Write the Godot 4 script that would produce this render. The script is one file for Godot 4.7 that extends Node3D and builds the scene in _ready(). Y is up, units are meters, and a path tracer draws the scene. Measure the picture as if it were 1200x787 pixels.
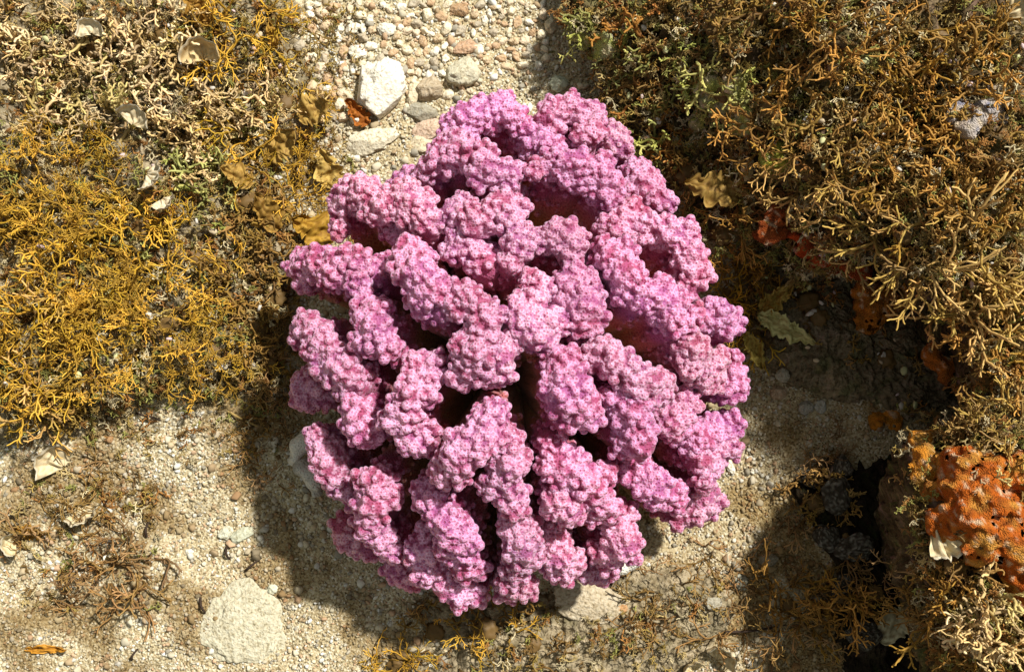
extends Node3D
# A pink cauliflower coral on a shallow sea bed, seen from above: sand, gravel, rocks, sponges and seaweeds.

const PW := 1200.0
const PH := 787.0
const FOV := 35.2
var half := tan(deg_to_rad(FOV) / 2.0)
var eye: Transform3D
var names := {}
var top := PackedFloat32Array()          # height of the highest solid ground under each 4 mm square
const TC := 0.004
const TN := 300
var sand_noise := FastNoiseLite.new()
var mats := {}

# ---------------------------------------------------------------- helpers
class Shape:
	var v := PackedVector3Array()
	var n := PackedVector3Array()
	var c := PackedColorArray()
	var i := PackedInt32Array()

	func tube(p: PackedVector3Array, r: PackedFloat32Array, col: PackedColorArray, sides: int, flat: float, side: Vector3) -> void:
		var start := v.size()
		var m := p.size()
		for k in m:
			var d := (p[mini(k + 1, m - 1)] - p[maxi(k - 1, 0)]).normalized()
			var a := (side - d * side.dot(d)).normalized()
			var b := d.cross(a)
			for s in sides:
				var t := TAU * s / sides
				v.append(p[k] + a * (cos(t) * r[k]) + b * (sin(t) * r[k] * flat))
				n.append((a * cos(t) * flat + b * sin(t)).normalized())
				c.append(col[k])
		for k in m - 1:
			for s in sides:
				var q := start + k * sides + s
				var w := start + k * sides + (s + 1) % sides
				i.append_array([q, q + sides, w, w, q + sides, w + sides])
		var e := v.size()
		v.append(p[m - 1] + (p[m - 1] - p[m - 2]).normalized() * r[m - 1] * 0.8)
		n.append((p[m - 1] - p[m - 2]).normalized())
		c.append(col[m - 1])
		for s in sides:
			i.append_array([e - sides + s, e, e - sides + (s + 1) % sides])

	func mesh(m: Material) -> ArrayMesh:
		var a := []
		a.resize(Mesh.ARRAY_MAX)
		a[Mesh.ARRAY_VERTEX] = v
		a[Mesh.ARRAY_NORMAL] = n
		if c.size():
			a[Mesh.ARRAY_COLOR] = c
		a[Mesh.ARRAY_INDEX] = i
		var am := ArrayMesh.new()
		am.add_surface_from_arrays(Mesh.PRIMITIVE_TRIANGLES, a)
		am.surface_set_material(0, m)
		return am

	func smooth() -> void:             # vertex normals from the faces
		n = PackedVector3Array()
		n.resize(v.size())
		for k in range(0, i.size(), 3):
			var f := (v[i[k + 2]] - v[i[k]]).cross(v[i[k + 1]] - v[i[k]])
			n[i[k]] += f
			n[i[k + 1]] += f
			n[i[k + 2]] += f
		for k in n.size():
			n[k] = n[k].normalized()


func rnd(s: int) -> RandomNumberGenerator:
	var r := RandomNumberGenerator.new()
	r.seed = s
	return r


func noise(s: int, freq: float, octaves := 3, kind := FastNoiseLite.TYPE_SIMPLEX_SMOOTH) -> FastNoiseLite:
	var f := FastNoiseLite.new()
	f.seed = s
	f.noise_type = kind
	f.frequency = freq
	f.fractal_octaves = octaves
	return f


func numbered(called: String) -> String:
	names[called] = names.get(called, -1) + 1
	return called if names[called] == 0 else "%s_%03d" % [called, names[called]]


func tag(o: Node3D, label: String, category: String, group := "") -> void:
	o.set_meta("label", label)
	o.set_meta("category", category)
	if group:
		o.set_meta("group", group)


func thing(called: String, label: String, category: String, at := Vector3.ZERO, group := "") -> Node3D:
	var o := Node3D.new()
	o.name = numbered(called)
	add_child(o)
	o.position = at
	tag(o, label, category, group)
	return o


func solo(called: String, mesh: Mesh, at: Vector3, label: String, category: String, group := "") -> MeshInstance3D:
	var o := MeshInstance3D.new()
	o.name = numbered(called)
	o.mesh = mesh
	add_child(o)
	o.position = at
	tag(o, label, category, group)
	return o


func part(called: String, mesh: Mesh, parent: Node3D, at := Transform3D()) -> MeshInstance3D:
	var o := MeshInstance3D.new()
	var k := 0
	var full := called
	while parent.has_node(NodePath(full)):
		k += 1
		full = "%s_%03d" % [called, k]
	o.name = full
	o.mesh = mesh
	o.transform = at
	parent.add_child(o)
	return o


func scatter(called: String, mesh: Mesh, places: Array, colors: PackedColorArray, parent: Node3D = self) -> void:
	var mm := MultiMesh.new()
	mm.transform_format = MultiMesh.TRANSFORM_3D
	mm.use_colors = true
	mm.mesh = mesh
	mm.instance_count = places.size()
	for k in places.size():
		mm.set_instance_transform(k, places[k])
		mm.set_instance_color(k, colors[k])
	var o := MultiMeshInstance3D.new()
	o.name = called
	o.multimesh = mm
	o.set_meta("kind", "stuff")
	parent.add_child(o)


func at_level(px: float, py: float, y: float) -> Vector3:      # the point of the sea bed's space at height y that is seen there
	var d := eye.basis * Vector3((px / PW * 2 - 1) * half * PW / PH, (1 - py / PH * 2) * half, -1)
	return eye.origin + d * ((y - eye.origin.y) / d.y)


func seen_at(p: Vector3) -> Vector2:
	var q := eye.affine_inverse() * p
	return Vector2((q.x / -q.z / half * PH / PW + 1) * PW / 2, (1 - q.y / -q.z / half) * PH / 2)


func ground(x: float, z: float) -> float:
	return sand_noise.get_noise_2d(x, z) * 0.007 + 0.002 * sin(x * 21.0 + z * 13.0)


func cell_of(x: float, z: float) -> int:
	return clampi(int(x / TC + TN / 2.0), 0, TN - 1) + TN * clampi(int(z / TC + TN / 2.0), 0, TN - 1)


func height(x: float, z: float) -> float:
	return maxf(top[cell_of(x, z)], ground(x, z))


func slope(x: float, z: float) -> Vector3:
	var e := 0.008
	return Vector3(height(x - e, z) - height(x + e, z), 2 * e, height(x, z - e) - height(x, z + e)).normalized()


func lies_at(px: float, py: float) -> Vector3:               # the same on whatever solid lies there
	var y := 0.0
	var p := Vector3()
	for k in 6:
		p = at_level(px, py, y)
		y = lerpf(y, height(p.x, p.z), 0.7)
	p.y = height(p.x, p.z)
	return p


func mat(called: String, c := Color.WHITE, rough := 0.75, vertex := true) -> StandardMaterial3D:
	var m := StandardMaterial3D.new()
	m.resource_name = called
	m.albedo_color = c
	m.roughness = rough
	m.metallic_specular = 0.3
	m.vertex_color_use_as_albedo = vertex
	mats[called] = m
	return m


func triplanar(m: StandardMaterial3D, size: float) -> void:
	m.uv1_triplanar = true
	m.uv1_world_triplanar = true
	m.uv1_scale = Vector3.ONE / size


func speckle(s: int, freq: float, cols: Array, side := 512, kind := FastNoiseLite.TYPE_CELLULAR, octaves := 1) -> NoiseTexture2D:
	var t := NoiseTexture2D.new()
	t.width = side
	t.height = side
	t.seamless = true
	var f := noise(s, freq, octaves, kind)
	f.cellular_return_type = FastNoiseLite.RETURN_CELL_VALUE
	t.noise = f
	var g := Gradient.new()
	var offs := PackedFloat32Array()
	var cc := PackedColorArray()
	for k in cols.size():
		offs.append(float(k) / (cols.size() - 1))
		cc.append(cols[k])
	g.offsets = offs
	g.colors = cc
	t.color_ramp = g
	return t


func relief(s: int, freq: float, side := 512, kind := FastNoiseLite.TYPE_SIMPLEX_SMOOTH, octaves := 4) -> NoiseTexture2D:
	var t := NoiseTexture2D.new()
	t.width = side
	t.height = side
	t.seamless = true
	t.noise = noise(s, freq, octaves, kind)
	return t


# ---------------------------------------------------------------- smooth bodies: capsules and knobs joined into one skin (surface nets)
func skin(A: PackedVector3Array, B: PackedVector3Array, RA: PackedFloat32Array, RB: PackedFloat32Array, NC: PackedVector3Array, ND: PackedVector3Array, NR: PackedFloat32Array, cell: float, k: float, kn: float, wob: FastNoiseLite, amp: float) -> Dictionary:
	var lo := Vector3(1e9, 1e9, 1e9)
	var hi := -lo
	var reach := 2.5 * cell + amp
	for r in NR:
		reach = maxf(reach, r * 1.5 + 2.0 * cell)
	for q in A.size():
		var r := maxf(RA[q], RB[q]) + reach + k * 0.3 + cell * 2
		var rr := Vector3(r, r, r)
		lo = lo.min(A[q] - rr).min(B[q] - rr)
		hi = hi.max(A[q] + rr).max(B[q] + rr)
	var bl := 5
	var bx := int((hi.x - lo.x) / cell / bl) + 1
	var by := int((hi.y - lo.y) / cell / bl) + 1
	var bz := int((hi.z - lo.z) / cell / bl) + 1
	var nx := bx * bl + 2
	var ny := by * bl + 2
	var nz := bz * bl + 2
	var sy := nx
	var sz := nx * ny
	var f := PackedFloat32Array()
	f.resize(sz * nz)
	f.fill(0.05)
	var tip := PackedFloat32Array()
	tip.resize(sz * nz)
	var active := PackedInt32Array()
	var hd := cell * bl * 0.8661
	var na := A.size()
	var dist := PackedFloat32Array()
	dist.resize(na)
	for z in bz:
		for y in by:
			for x in bx:
				var c := lo + Vector3(x * bl + 2.0, y * bl + 2.0, z * bl + 2.0) * cell
				var dmin := 1e9
				for q in na:
					var ab := B[q] - A[q]
					var t := clampf((c - A[q]).dot(ab) / maxf(ab.length_squared(), 1e-9), 0.0, 1.0)
					var d := c.distance_to(A[q] + ab * t) - lerpf(RA[q], RB[q], t)
					dist[q] = d
					dmin = minf(dmin, d)
				if dmin > hd + reach + k * 0.5:
					continue
				var base := x * bl + y * bl * sy + z * bl * sz
				if dmin < -(hd + 2.5 * cell + amp):
					for zz in bl:
						for yy in bl:
							var ii := base + yy * sy + zz * sz
							for xx in bl:
								f[ii + xx] = -0.05
					continue
				active.append(base)
				var near := PackedInt32Array()
				for q in na:
					if dist[q] < dmin + 2 * hd + k:
						near.append(q)
				for zz in bl:
					for yy in bl:
						var ii := base + yy * sy + zz * sz
						var p := lo + Vector3(x * bl, y * bl + yy, z * bl + zz) * cell
						for xx in bl:
							var m := 1e9
							for q in near:
								var ab := B[q] - A[q]
								var t := clampf((p - A[q]).dot(ab) / maxf(ab.length_squared(), 1e-9), 0.0, 1.0)
								var d := p.distance_to(A[q] + ab * t) - lerpf(RA[q], RB[q], t)
								var h := maxf(k - absf(m - d), 0.0) / k
								m = minf(m, d) - h * h * k * 0.25
							if amp > 0.0:
								m += wob.get_noise_3dv(p) * amp
							f[ii + xx] = m
							p.x += cell
	for q in NC.size():
		var c := NC[q]
		var r := NR[q]
		var reach_q := r + kn + cell
		var a := ((c - lo - Vector3(reach_q, reach_q, reach_q)) / cell).floor()
		var b := ((c - lo + Vector3(reach_q, reach_q, reach_q)) / cell).ceil()
		for z in range(maxi(int(a.z), 0), mini(int(b.z) + 1, nz)):
			for y in range(maxi(int(a.y), 0), mini(int(b.y) + 1, ny)):
				for x in range(maxi(int(a.x), 0), mini(int(b.x) + 1, nx)):
					var p := lo + Vector3(x, y, z) * cell - c
					var d := p.length() - r
					if d > kn + cell:
						continue
					var ii := x + y * sy + z * sz
					var m := f[ii]
					if m > 0.04:
						continue
					var h := maxf(kn - absf(m - d), 0.0) / kn
					f[ii] = minf(m, d) - h * h * kn * 0.25
					tip[ii] = maxf(tip[ii], p.dot(ND[q]) / r)
	# one vertex in each cell that the surface crosses
	var verts := PackedVector3Array()
	var norms := PackedVector3Array()
	var tips := PackedFloat32Array()
	var of_cell := PackedInt32Array()
	of_cell.resize(sz * nz)
	of_cell.fill(-1)
	var cells := PackedInt32Array()
	var far := cell * 2.2
	for base in active:
		for zz in bl:
			for yy in bl:
				for xx in bl:
					var ii := base + xx + yy * sy + zz * sz
					var v0 := f[ii]
					if absf(v0) > far:
						continue
					var v1 := f[ii + 1]
					var v2 := f[ii + sy]
					var v3 := f[ii + sy + 1]
					var v4 := f[ii + sz]
					var v5 := f[ii + sz + 1]
					var v6 := f[ii + sz + sy]
					var v7 := f[ii + sz + sy + 1]
					var s := int(v0 < 0) + int(v1 < 0) + int(v2 < 0) + int(v3 < 0) + int(v4 < 0) + int(v5 < 0) + int(v6 < 0) + int(v7 < 0)
					if s == 0 or s == 8:
						continue
					var sum := Vector3()
					var cnt := 0
					if (v0 < 0) != (v1 < 0): sum += Vector3(v0 / (v0 - v1), 0, 0); cnt += 1
					if (v2 < 0) != (v3 < 0): sum += Vector3(v2 / (v2 - v3), 1, 0); cnt += 1
					if (v4 < 0) != (v5 < 0): sum += Vector3(v4 / (v4 - v5), 0, 1); cnt += 1
					if (v6 < 0) != (v7 < 0): sum += Vector3(v6 / (v6 - v7), 1, 1); cnt += 1
					if (v0 < 0) != (v2 < 0): sum += Vector3(0, v0 / (v0 - v2), 0); cnt += 1
					if (v1 < 0) != (v3 < 0): sum += Vector3(1, v1 / (v1 - v3), 0); cnt += 1
					if (v4 < 0) != (v6 < 0): sum += Vector3(0, v4 / (v4 - v6), 1); cnt += 1
					if (v5 < 0) != (v7 < 0): sum += Vector3(1, v5 / (v5 - v7), 1); cnt += 1
					if (v0 < 0) != (v4 < 0): sum += Vector3(0, 0, v0 / (v0 - v4)); cnt += 1
					if (v1 < 0) != (v5 < 0): sum += Vector3(1, 0, v1 / (v1 - v5)); cnt += 1
					if (v2 < 0) != (v6 < 0): sum += Vector3(0, 1, v2 / (v2 - v6)); cnt += 1
					if (v3 < 0) != (v7 < 0): sum += Vector3(1, 1, v3 / (v3 - v7)); cnt += 1
					var g := Vector3(v1 + v3 + v5 + v7 - v0 - v2 - v4 - v6, v2 + v3 + v6 + v7 - v0 - v1 - v4 - v5, v4 + v5 + v6 + v7 - v0 - v1 - v2 - v3)
					var iz := ii / sz
					var iy := (ii - iz * sz) / sy
					of_cell[ii] = verts.size()
					cells.append(ii)
					verts.append(lo + (Vector3(ii - iz * sz - iy * sy, iy, iz) + sum / cnt) * cell)
					norms.append(g.normalized())
					tips.append((tip[ii] + tip[ii + 1] + tip[ii + sy] + tip[ii + sy + 1] + tip[ii + sz] + tip[ii + sz + 1] + tip[ii + sz + sy] + tip[ii + sz + sy + 1]) / 8.0)
	var idx := PackedInt32Array()
	var steps := [1, sy, sz]
	for ii in cells:
		var inside := f[ii] < 0
		for ax in 3:
			var s1: int = steps[ax]
			if inside == (f[ii + s1] < 0):
				continue
			var s2: int = steps[(ax + 1) % 3]
			var s3: int = steps[(ax + 2) % 3]
			if ii < s2 + s3:
				continue
			var a := of_cell[ii]
			var b := of_cell[ii - s2]
			var c := of_cell[ii - s2 - s3]
			var d := of_cell[ii - s3]
			if b < 0 or c < 0 or d < 0:
				continue
			if inside:
				idx.append_array([a, c, b, a, d, c])
			else:
				idx.append_array([a, b, c, a, c, d])
	return {"v": verts, "n": norms, "t": tips, "i": idx}


# ---------------------------------------------------------------- the coral
# each branch: lift above the dome in millimetres, then the crest of its blade as it runs, in photo pixels
var crests := [
	[2, 528, 150, 546, 138, 583, 128, 610, 144],
	[-6, 615, 163, 640, 172, 655, 178],
	[2, 505, 196, 540, 178, 570, 196, 598, 206],
	[-26, 480, 214, 497, 226],
	[0, 400, 240, 426, 225, 447, 244, 482, 238, 500, 262],
	[6, 530, 250, 556, 264, 588, 242, 606, 284, 598, 312],
	[0, 640, 138, 664, 130, 692, 135, 690, 160],
	[-20, 708, 166, 724, 174],
	[4, 640, 196, 672, 194, 706, 206, 718, 230],
	[-14, 738, 202, 757, 218, 774, 238],
	[5, 632, 282, 664, 272, 668, 294],
	[2, 757, 264, 790, 276, 812, 306, 808, 333],
	[0, 352, 316, 370, 304, 394, 322, 420, 308, 441, 326],
	[6, 426, 352, 440, 380, 454, 410],
	[-2, 354, 398, 368, 387, 386, 412, 406, 436, 421, 450],
	[-24, 357, 464, 376, 452],
	[8, 483, 298, 490, 322, 508, 336, 498, 358],
	[10, 520, 364, 550, 350, 570, 374, 556, 412, 548, 434],
	[6, 574, 392, 586, 416, 576, 434],
	[4, 500, 430, 480, 458, 474, 486, 488, 520],
	[-4, 420, 480, 428, 504],
	[8, 668, 330, 686, 358, 676, 380],
	[10, 632, 346, 614, 374, 630, 392, 648, 380],
	[4, 714, 300, 735, 324, 750, 350, 779, 350, 790, 384],
	[-14, 690, 316, 706, 344],
	[-8, 824, 364, 842, 366, 850, 386],
	[-16, 818, 438, 832, 432],
	[-20, 853, 434, 855, 456],
	[-4, 804, 402, 816, 416],
	[4, 700, 412, 722, 426, 752, 446, 776, 452],
	[6, 720, 466, 742, 480, 750, 520, 736, 506],
	[8, 655, 424, 668, 442, 660, 466, 686, 470, 664, 494],
	[-12, 374, 520, 384, 544, 402, 574],
	[-2, 440, 560, 440, 590, 432, 614, 454, 640],
	[-34, 406, 618, 428, 640],
	[-36, 466, 664, 482, 676],
	[10, 572, 490, 566, 516, 540, 534, 520, 552],
	[8, 590, 516, 598, 544, 592, 582],
	[0, 500, 582, 524, 610, 540, 632, 546, 664],
	[-10, 500, 638, 522, 684, 560, 694],
	[0, 602, 610, 612, 640, 605, 670],
	[-12, 597, 688, 606, 678],
	[6, 645, 520, 660, 545, 690, 568, 706, 594],
	[2, 652, 584, 668, 596],
	[-12, 790, 500, 818, 512, 850, 506],
	[-14, 838, 532, 822, 540],
	[-4, 745, 548, 766, 566, 792, 586],
	[-22, 796, 608, 822, 580, 824, 598],
	[-8, 724, 610, 732, 634, 714, 650],
	[-6, 626, 622, 654, 648, 662, 668],
	[-32, 686, 664, 704, 668],
	[-18, 800, 470, 784, 492],
	[-16, 470, 268, 486, 282],
	[-16, 740, 246, 720, 268],
	[-8, 540, 284, 570, 312],
]
var coral_out := []
var coral_lock := Mutex.new()
var coral_root: Vector3
var hue_noise := FastNoiseLite.new()


func dome(px: float, py: float) -> float:
	var r := Vector2(px - 602, py - 412).length() / 318.0
	return 0.040 + 0.088 * sqrt(maxf(0.0, 1.0 - r * r))


func grow_branch(b: int) -> void:
	var rng := rnd(100 + b)
	var row: Array = crests[b]
	var A := PackedVector3Array()
	var B := PackedVector3Array()
	var RA := PackedFloat32Array()
	var RB := PackedFloat32Array()
	var crest := PackedVector3Array()
	var own := rng.randf_range(-0.005, 0.005)
	for k in range(1, row.size(), 2):
		var y := dome(row[k], row[k + 1]) + float(row[0]) * 0.001 + own + rng.randf_range(-0.002, 0.002)
		if row.size() > 5 and (k == 1 or k == row.size() - 2):
			y -= 0.007
		y = maxf(y, 0.016)
		crest.append(at_level(row[k], row[k + 1], y))
	var rad := PackedFloat32Array()
	for k in crest.size():
		rad.append(rng.randf_range(0.0058, 0.0074) * (0.86 if crest.size() > 2 and (k == 0 or k == crest.size() - 1) else 1.06))
	for k in crest.size() - 1:
		A.append(crest[k]); B.append(crest[k + 1]); RA.append(rad[k]); RB.append(rad[k + 1])
	# lobes swell out of the crest like the florets of a cauliflower
	for k in crest.size() - 1:
		var length := crest[k].distance_to(crest[k + 1])
		var along := (crest[k + 1] - crest[k]).normalized()
		var across := along.cross(Vector3.UP).normalized()
		for h in int(length / 0.0048) + 1:
			var q := crest[k].lerp(crest[k + 1], rng.randf())
			var turn := rng.randf_range(-1.5, 1.5)
			q += (across * sin(turn) * 1.25 + Vector3.UP * cos(turn) * 0.7) * rng.randf_range(0.0045, 0.0075) - Vector3(0, 0.0025, 0)
			A.append(q); B.append(q + along * rng.randf_range(-0.003, 0.003)); RA.append(rng.randf_range(0.0036, 0.0054)); RB.append(rng.randf_range(0.0034, 0.005))
	for e in [crest[0], crest[crest.size() - 1]]:
		for h in 2:
			var q: Vector3 = e + Vector3(rng.randfn() * 0.004, rng.randf_range(-0.006, 0.002), rng.randfn() * 0.004)
			A.append(q); B.append(q); RA.append(0.0048); RB.append(0.0048)
	var ncrest := A.size()
	# the blade runs down and inward to the foot of the colony
	for k in crest.size():
		var q := crest[k]
		var foot := Vector3(lerpf(coral_root.x, q.x, 0.5), maxf(0.010, q.y - 0.075), lerpf(coral_root.z, q.z, 0.5))
		var mid := q.lerp(foot, 0.36) + Vector3((q.x - coral_root.x) * 0.05, -0.002, (q.z - coral_root.z) * 0.05)
		A.append(q); B.append(mid); RA.append(rad[k] * 1.05); RB.append(0.0092)
		A.append(mid); B.append(foot); RA.append(0.0092); RB.append(0.0095)
	# knobs on the crest, fewer and smaller ones down the blade
	var NC := PackedVector3Array()
	var ND := PackedVector3Array()
	var NR := PackedFloat32Array()
	for pass_ in 2:
		var tries := 6500 if pass_ == 0 else 700
		for k in tries:
			var q := rng.randi_range(0, ncrest - 1) if pass_ == 0 else ncrest + 2 * rng.randi_range(0, crest.size() - 1)
			var t := rng.randf() if pass_ == 0 else rng.randf_range(0.05, 1.0)
			var d := Vector3(rng.randfn(), rng.randfn() + (0.5 if pass_ == 0 else 0.0), rng.randfn()).normalized()
			var p := A[q].lerp(B[q], t) + d * lerpf(RA[q], RB[q], t)
			var r := rng.randf_range(0.0014, 0.0029) if pass_ == 0 else rng.randf_range(0.0012, 0.0024)
			if pass_ == 0 and rng.randf() < 0.12:
				r = 0.0032
			var ok := pass_ == 1 or d.y > -0.3
			for w in A.size():
				var ab := B[w] - A[w]
				var tt := clampf((p - A[w]).dot(ab) / maxf(ab.length_squared(), 1e-9), 0.0, 1.0)
				if p.distance_to(A[w] + ab * tt) < lerpf(RA[w], RB[w], tt) - 0.001:
					ok = false
					break
			if not ok:
				continue
			var gap := 0.75 if pass_ == 0 else 1.15
			for w in NC.size():
				if NC[w].distance_squared_to(p) < pow((NR[w] + r) * gap, 2):
					ok = false
					break
			if ok:
				NC.append(p + d * r * 0.7)
				ND.append((d + Vector3(0, 0.25, 0)).normalized())
				NR.append(r)
	var s := skin(A, B, RA, RB, NC, ND, NR, 0.00100, 0.0026, 0.0008, hue_noise, 0.0)
	var cols := PackedColorArray()
	var ds := PackedFloat32Array()
	var tone := rng.randf_range(0.86, 1.1)
	var own_tint := Color(tone, tone * rng.randf_range(0.9, 1.06), tone * rng.randf_range(0.94, 1.08))
	var v: PackedVector3Array = s.v
	var tips: PackedFloat32Array = s.t
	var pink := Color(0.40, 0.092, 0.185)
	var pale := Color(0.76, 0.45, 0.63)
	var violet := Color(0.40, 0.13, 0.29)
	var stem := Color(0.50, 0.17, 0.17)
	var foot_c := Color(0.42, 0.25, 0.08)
	for k in v.size():
		var d := 1.0
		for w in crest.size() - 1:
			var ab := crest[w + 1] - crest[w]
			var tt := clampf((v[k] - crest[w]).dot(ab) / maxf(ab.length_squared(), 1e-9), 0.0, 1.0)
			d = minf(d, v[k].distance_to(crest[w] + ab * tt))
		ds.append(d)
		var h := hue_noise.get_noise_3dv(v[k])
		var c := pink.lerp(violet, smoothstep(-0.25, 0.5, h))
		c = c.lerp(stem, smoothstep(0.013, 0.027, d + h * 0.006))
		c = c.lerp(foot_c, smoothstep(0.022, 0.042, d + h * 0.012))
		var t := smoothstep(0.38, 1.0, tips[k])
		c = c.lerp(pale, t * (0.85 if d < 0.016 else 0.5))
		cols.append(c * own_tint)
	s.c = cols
	s.d = ds
	coral_lock.lock()
	coral_out[b] = s
	coral_lock.unlock()


func split_by(s: Dictionary) -> Array:   # the bare lower blade, and the knobbly crest above it
	var out := []
	for side in 2:
		var q := {"v": PackedVector3Array(), "n": PackedVector3Array(), "c": PackedColorArray(), "i": PackedInt32Array()}
		var to := PackedInt32Array()
		to.resize(s.v.size())
		to.fill(-1)
		var qv := PackedVector3Array()
		var qn := PackedVector3Array()
		var qc := PackedColorArray()
		var qi := PackedInt32Array()
		var idx: PackedInt32Array = s.i
		var far: PackedFloat32Array = s.d
		for t in range(0, idx.size(), 3):
			if (far[idx[t]] < 0.021) != (side == 1):
				continue
			for e in 3:
				var k := idx[t + e]
				if to[k] < 0:
					to[k] = qv.size()
					qv.append(s.v[k])
					qn.append(s.n[k])
					qc.append(s.c[k])
				qi.append(to[k])
		q.v = qv
		q.n = qn
		q.c = qc
		q.i = qi
		out.append(q)
	return out


func to_mesh(s: Dictionary, m: Material) -> ArrayMesh:
	var sh := Shape.new()
	sh.v = s.v
	sh.n = s.n
	sh.c = s.c
	sh.i = s.i
	return sh.mesh(m)


func polyp_images() -> Array:         # rings of little cups with dark red mouths, as the living skin has
	var n := 256
	var cells := 11
	var rng := rnd(5)
	var pts := []
	for y in cells:
		for x in cells:
			pts.append(Vector2(x + 0.5 + (0.5 if y % 2 else 0.0) + rng.randf_range(-0.3, 0.3), y + 0.5 + rng.randf_range(-0.3, 0.3)))
	var col := Image.create_empty(n, n, false, Image.FORMAT_RGB8)
	var hgt := Image.create_empty(n, n, false, Image.FORMAT_RGB8)
	for y in n:
		for x in n:
			var p := Vector2(x, y) * cells / float(n)
			var d := 9.0
			var cy := int(p.y)
			var cx := int(p.x)
			for yy in range(cy - 1, cy + 2):
				for xx in range(cx - 2, cx + 2):
					var w: Vector2 = pts[posmod(yy, cells) * cells + posmod(xx, cells)]
					w += Vector2(floori(xx / float(cells)), floori(yy / float(cells))) * cells
					d = minf(d, p.distance_to(w))
			var rim := smoothstep(0.20, 0.40, d) 
			var c := Color(0.84, 0.64, 0.70).lerp(Color(1.0, 1.0, 1.0), rim)
			if d > 0.52:
				c = c.lerp(Color(0.90, 0.78, 0.84), smoothstep(0.5, 0.7, d))
			col.set_pixel(x, y, c)
			var hh := smoothstep(0.12, 0.40, d) * (1.0 - 0.45 * smoothstep(0.45, 0.75, d))
			hgt.set_pixel(x, y, Color(hh, hh, hh))
	return [ImageTexture.create_from_image(col), ImageTexture.create_from_image(hgt)]


func build_coral() -> void:
	coral_root = at_level(598, 424, 0.0)
	hue_noise = noise(8, 26.0, 2)
	coral_out.resize(crests.size())
	var job := WorkerThreadPool.add_group_task(grow_branch, crests.size(), -1, true)
	WorkerThreadPool.wait_for_group_task_completion(job)
	var m := mat("coral_skin", Color.WHITE, 0.55)
	m.rim_enabled = true
	m.rim = 0.3
	m.rim_tint = 0.4
	m.subsurf_scatter_enabled = true
	m.subsurf_scatter_strength = 0.22
	var im := polyp_images()
	m.albedo_texture = im[0]
	m.heightmap_enabled = true
	m.heightmap_texture = im[1]
	m.heightmap_scale = 0.05
	triplanar(m, 0.0235)
	var o := thing("cauliflower_coral", "pink knobbly cauliflower coral colony rooted on the sand between the rocks", "coral", coral_root)
	for b in crests.size():
		var two := split_by(coral_out[b])
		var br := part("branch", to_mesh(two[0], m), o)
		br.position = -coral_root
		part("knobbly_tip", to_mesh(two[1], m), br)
	# foot of the colony
	var A := PackedVector3Array()
	var B := PackedVector3Array()
	var RA := PackedFloat32Array()
	var rng := rnd(77)
	for k in 26:
		var a := TAU * k / 26.0
		var r := rng.randf_range(0.066, 0.082)
		A.append(Vector3(cos(a) * r, -0.004, sin(a) * r))
		B.append(Vector3(cos(a) * 0.012, 0.042, sin(a) * 0.012))
		RA.append(0.017)
	var s := skin(A, B, RA, RA, PackedVector3Array(), PackedVector3Array(), PackedFloat32Array(), 0.0024, 0.008, 0.001, noise(3, 90.0), 0.005)
	var cols := PackedColorArray()
	cols.resize(s.v.size())
	cols.fill(Color(0.34, 0.20, 0.06))
	s.c = cols
	part("base", to_mesh(s, m), o)
	# bleached, dead branch ends on the left of the foot
	var bone := mat("dead_coral", Color.WHITE, 0.85)
	bone.heightmap_enabled = true
	bone.heightmap_texture = im[1]
	bone.heightmap_scale = 0.06
	triplanar(bone, 0.023)
	for q in [[[348, 522], [358, 516], [344, 540], 0.5], [[352, 548], [366, 560], [372, 576], 0.32], [[728, 664], [742, 656], [716, 668], 0.62]]:
		A = PackedVector3Array(); B = PackedVector3Array(); RA = PackedFloat32Array()
		var NC := PackedVector3Array(); var ND := PackedVector3Array(); var NR := PackedFloat32Array()
		for w in 2:
			var a := at_level(q[w][0], q[w][1], 0.024)
			var b := at_level(q[w + 1][0], q[w + 1][1], 0.020)
			A.append(a); B.append(b); RA.append(0.0034)
			A.append(a); B.append(a.lerp(coral_root, 0.12) - Vector3(0, 0.012, 0)); RA.append(0.0045)
			for z in 22:
				var d := Vector3(rng.randfn(), rng.randfn() + 0.4, rng.randfn()).normalized()
				NC.append(a.lerp(b, rng.randf()) + d * 0.0036); ND.append(d); NR.append(rng.randf_range(0.0013, 0.0022))
		s = skin(A, B, RA, RA, NC, ND, NR, 0.0011, 0.004, 0.0008, hue_noise, 0.0)
		cols = PackedColorArray()
		for k in s.v.size():
			cols.append(Color(q[3], q[3] * 0.95, q[3] * 0.82).lerp(Color(0.8, 0.78, 0.7), clampf(s.t[k], 0, 1) * 0.5))
		s.c = cols
		var dead := part("dead_branch", to_mesh(s, bone), o)
		dead.position = -coral_root
		dead.set_meta("label", "bleached grey-white dead branch end at the colony's edge")


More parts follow.
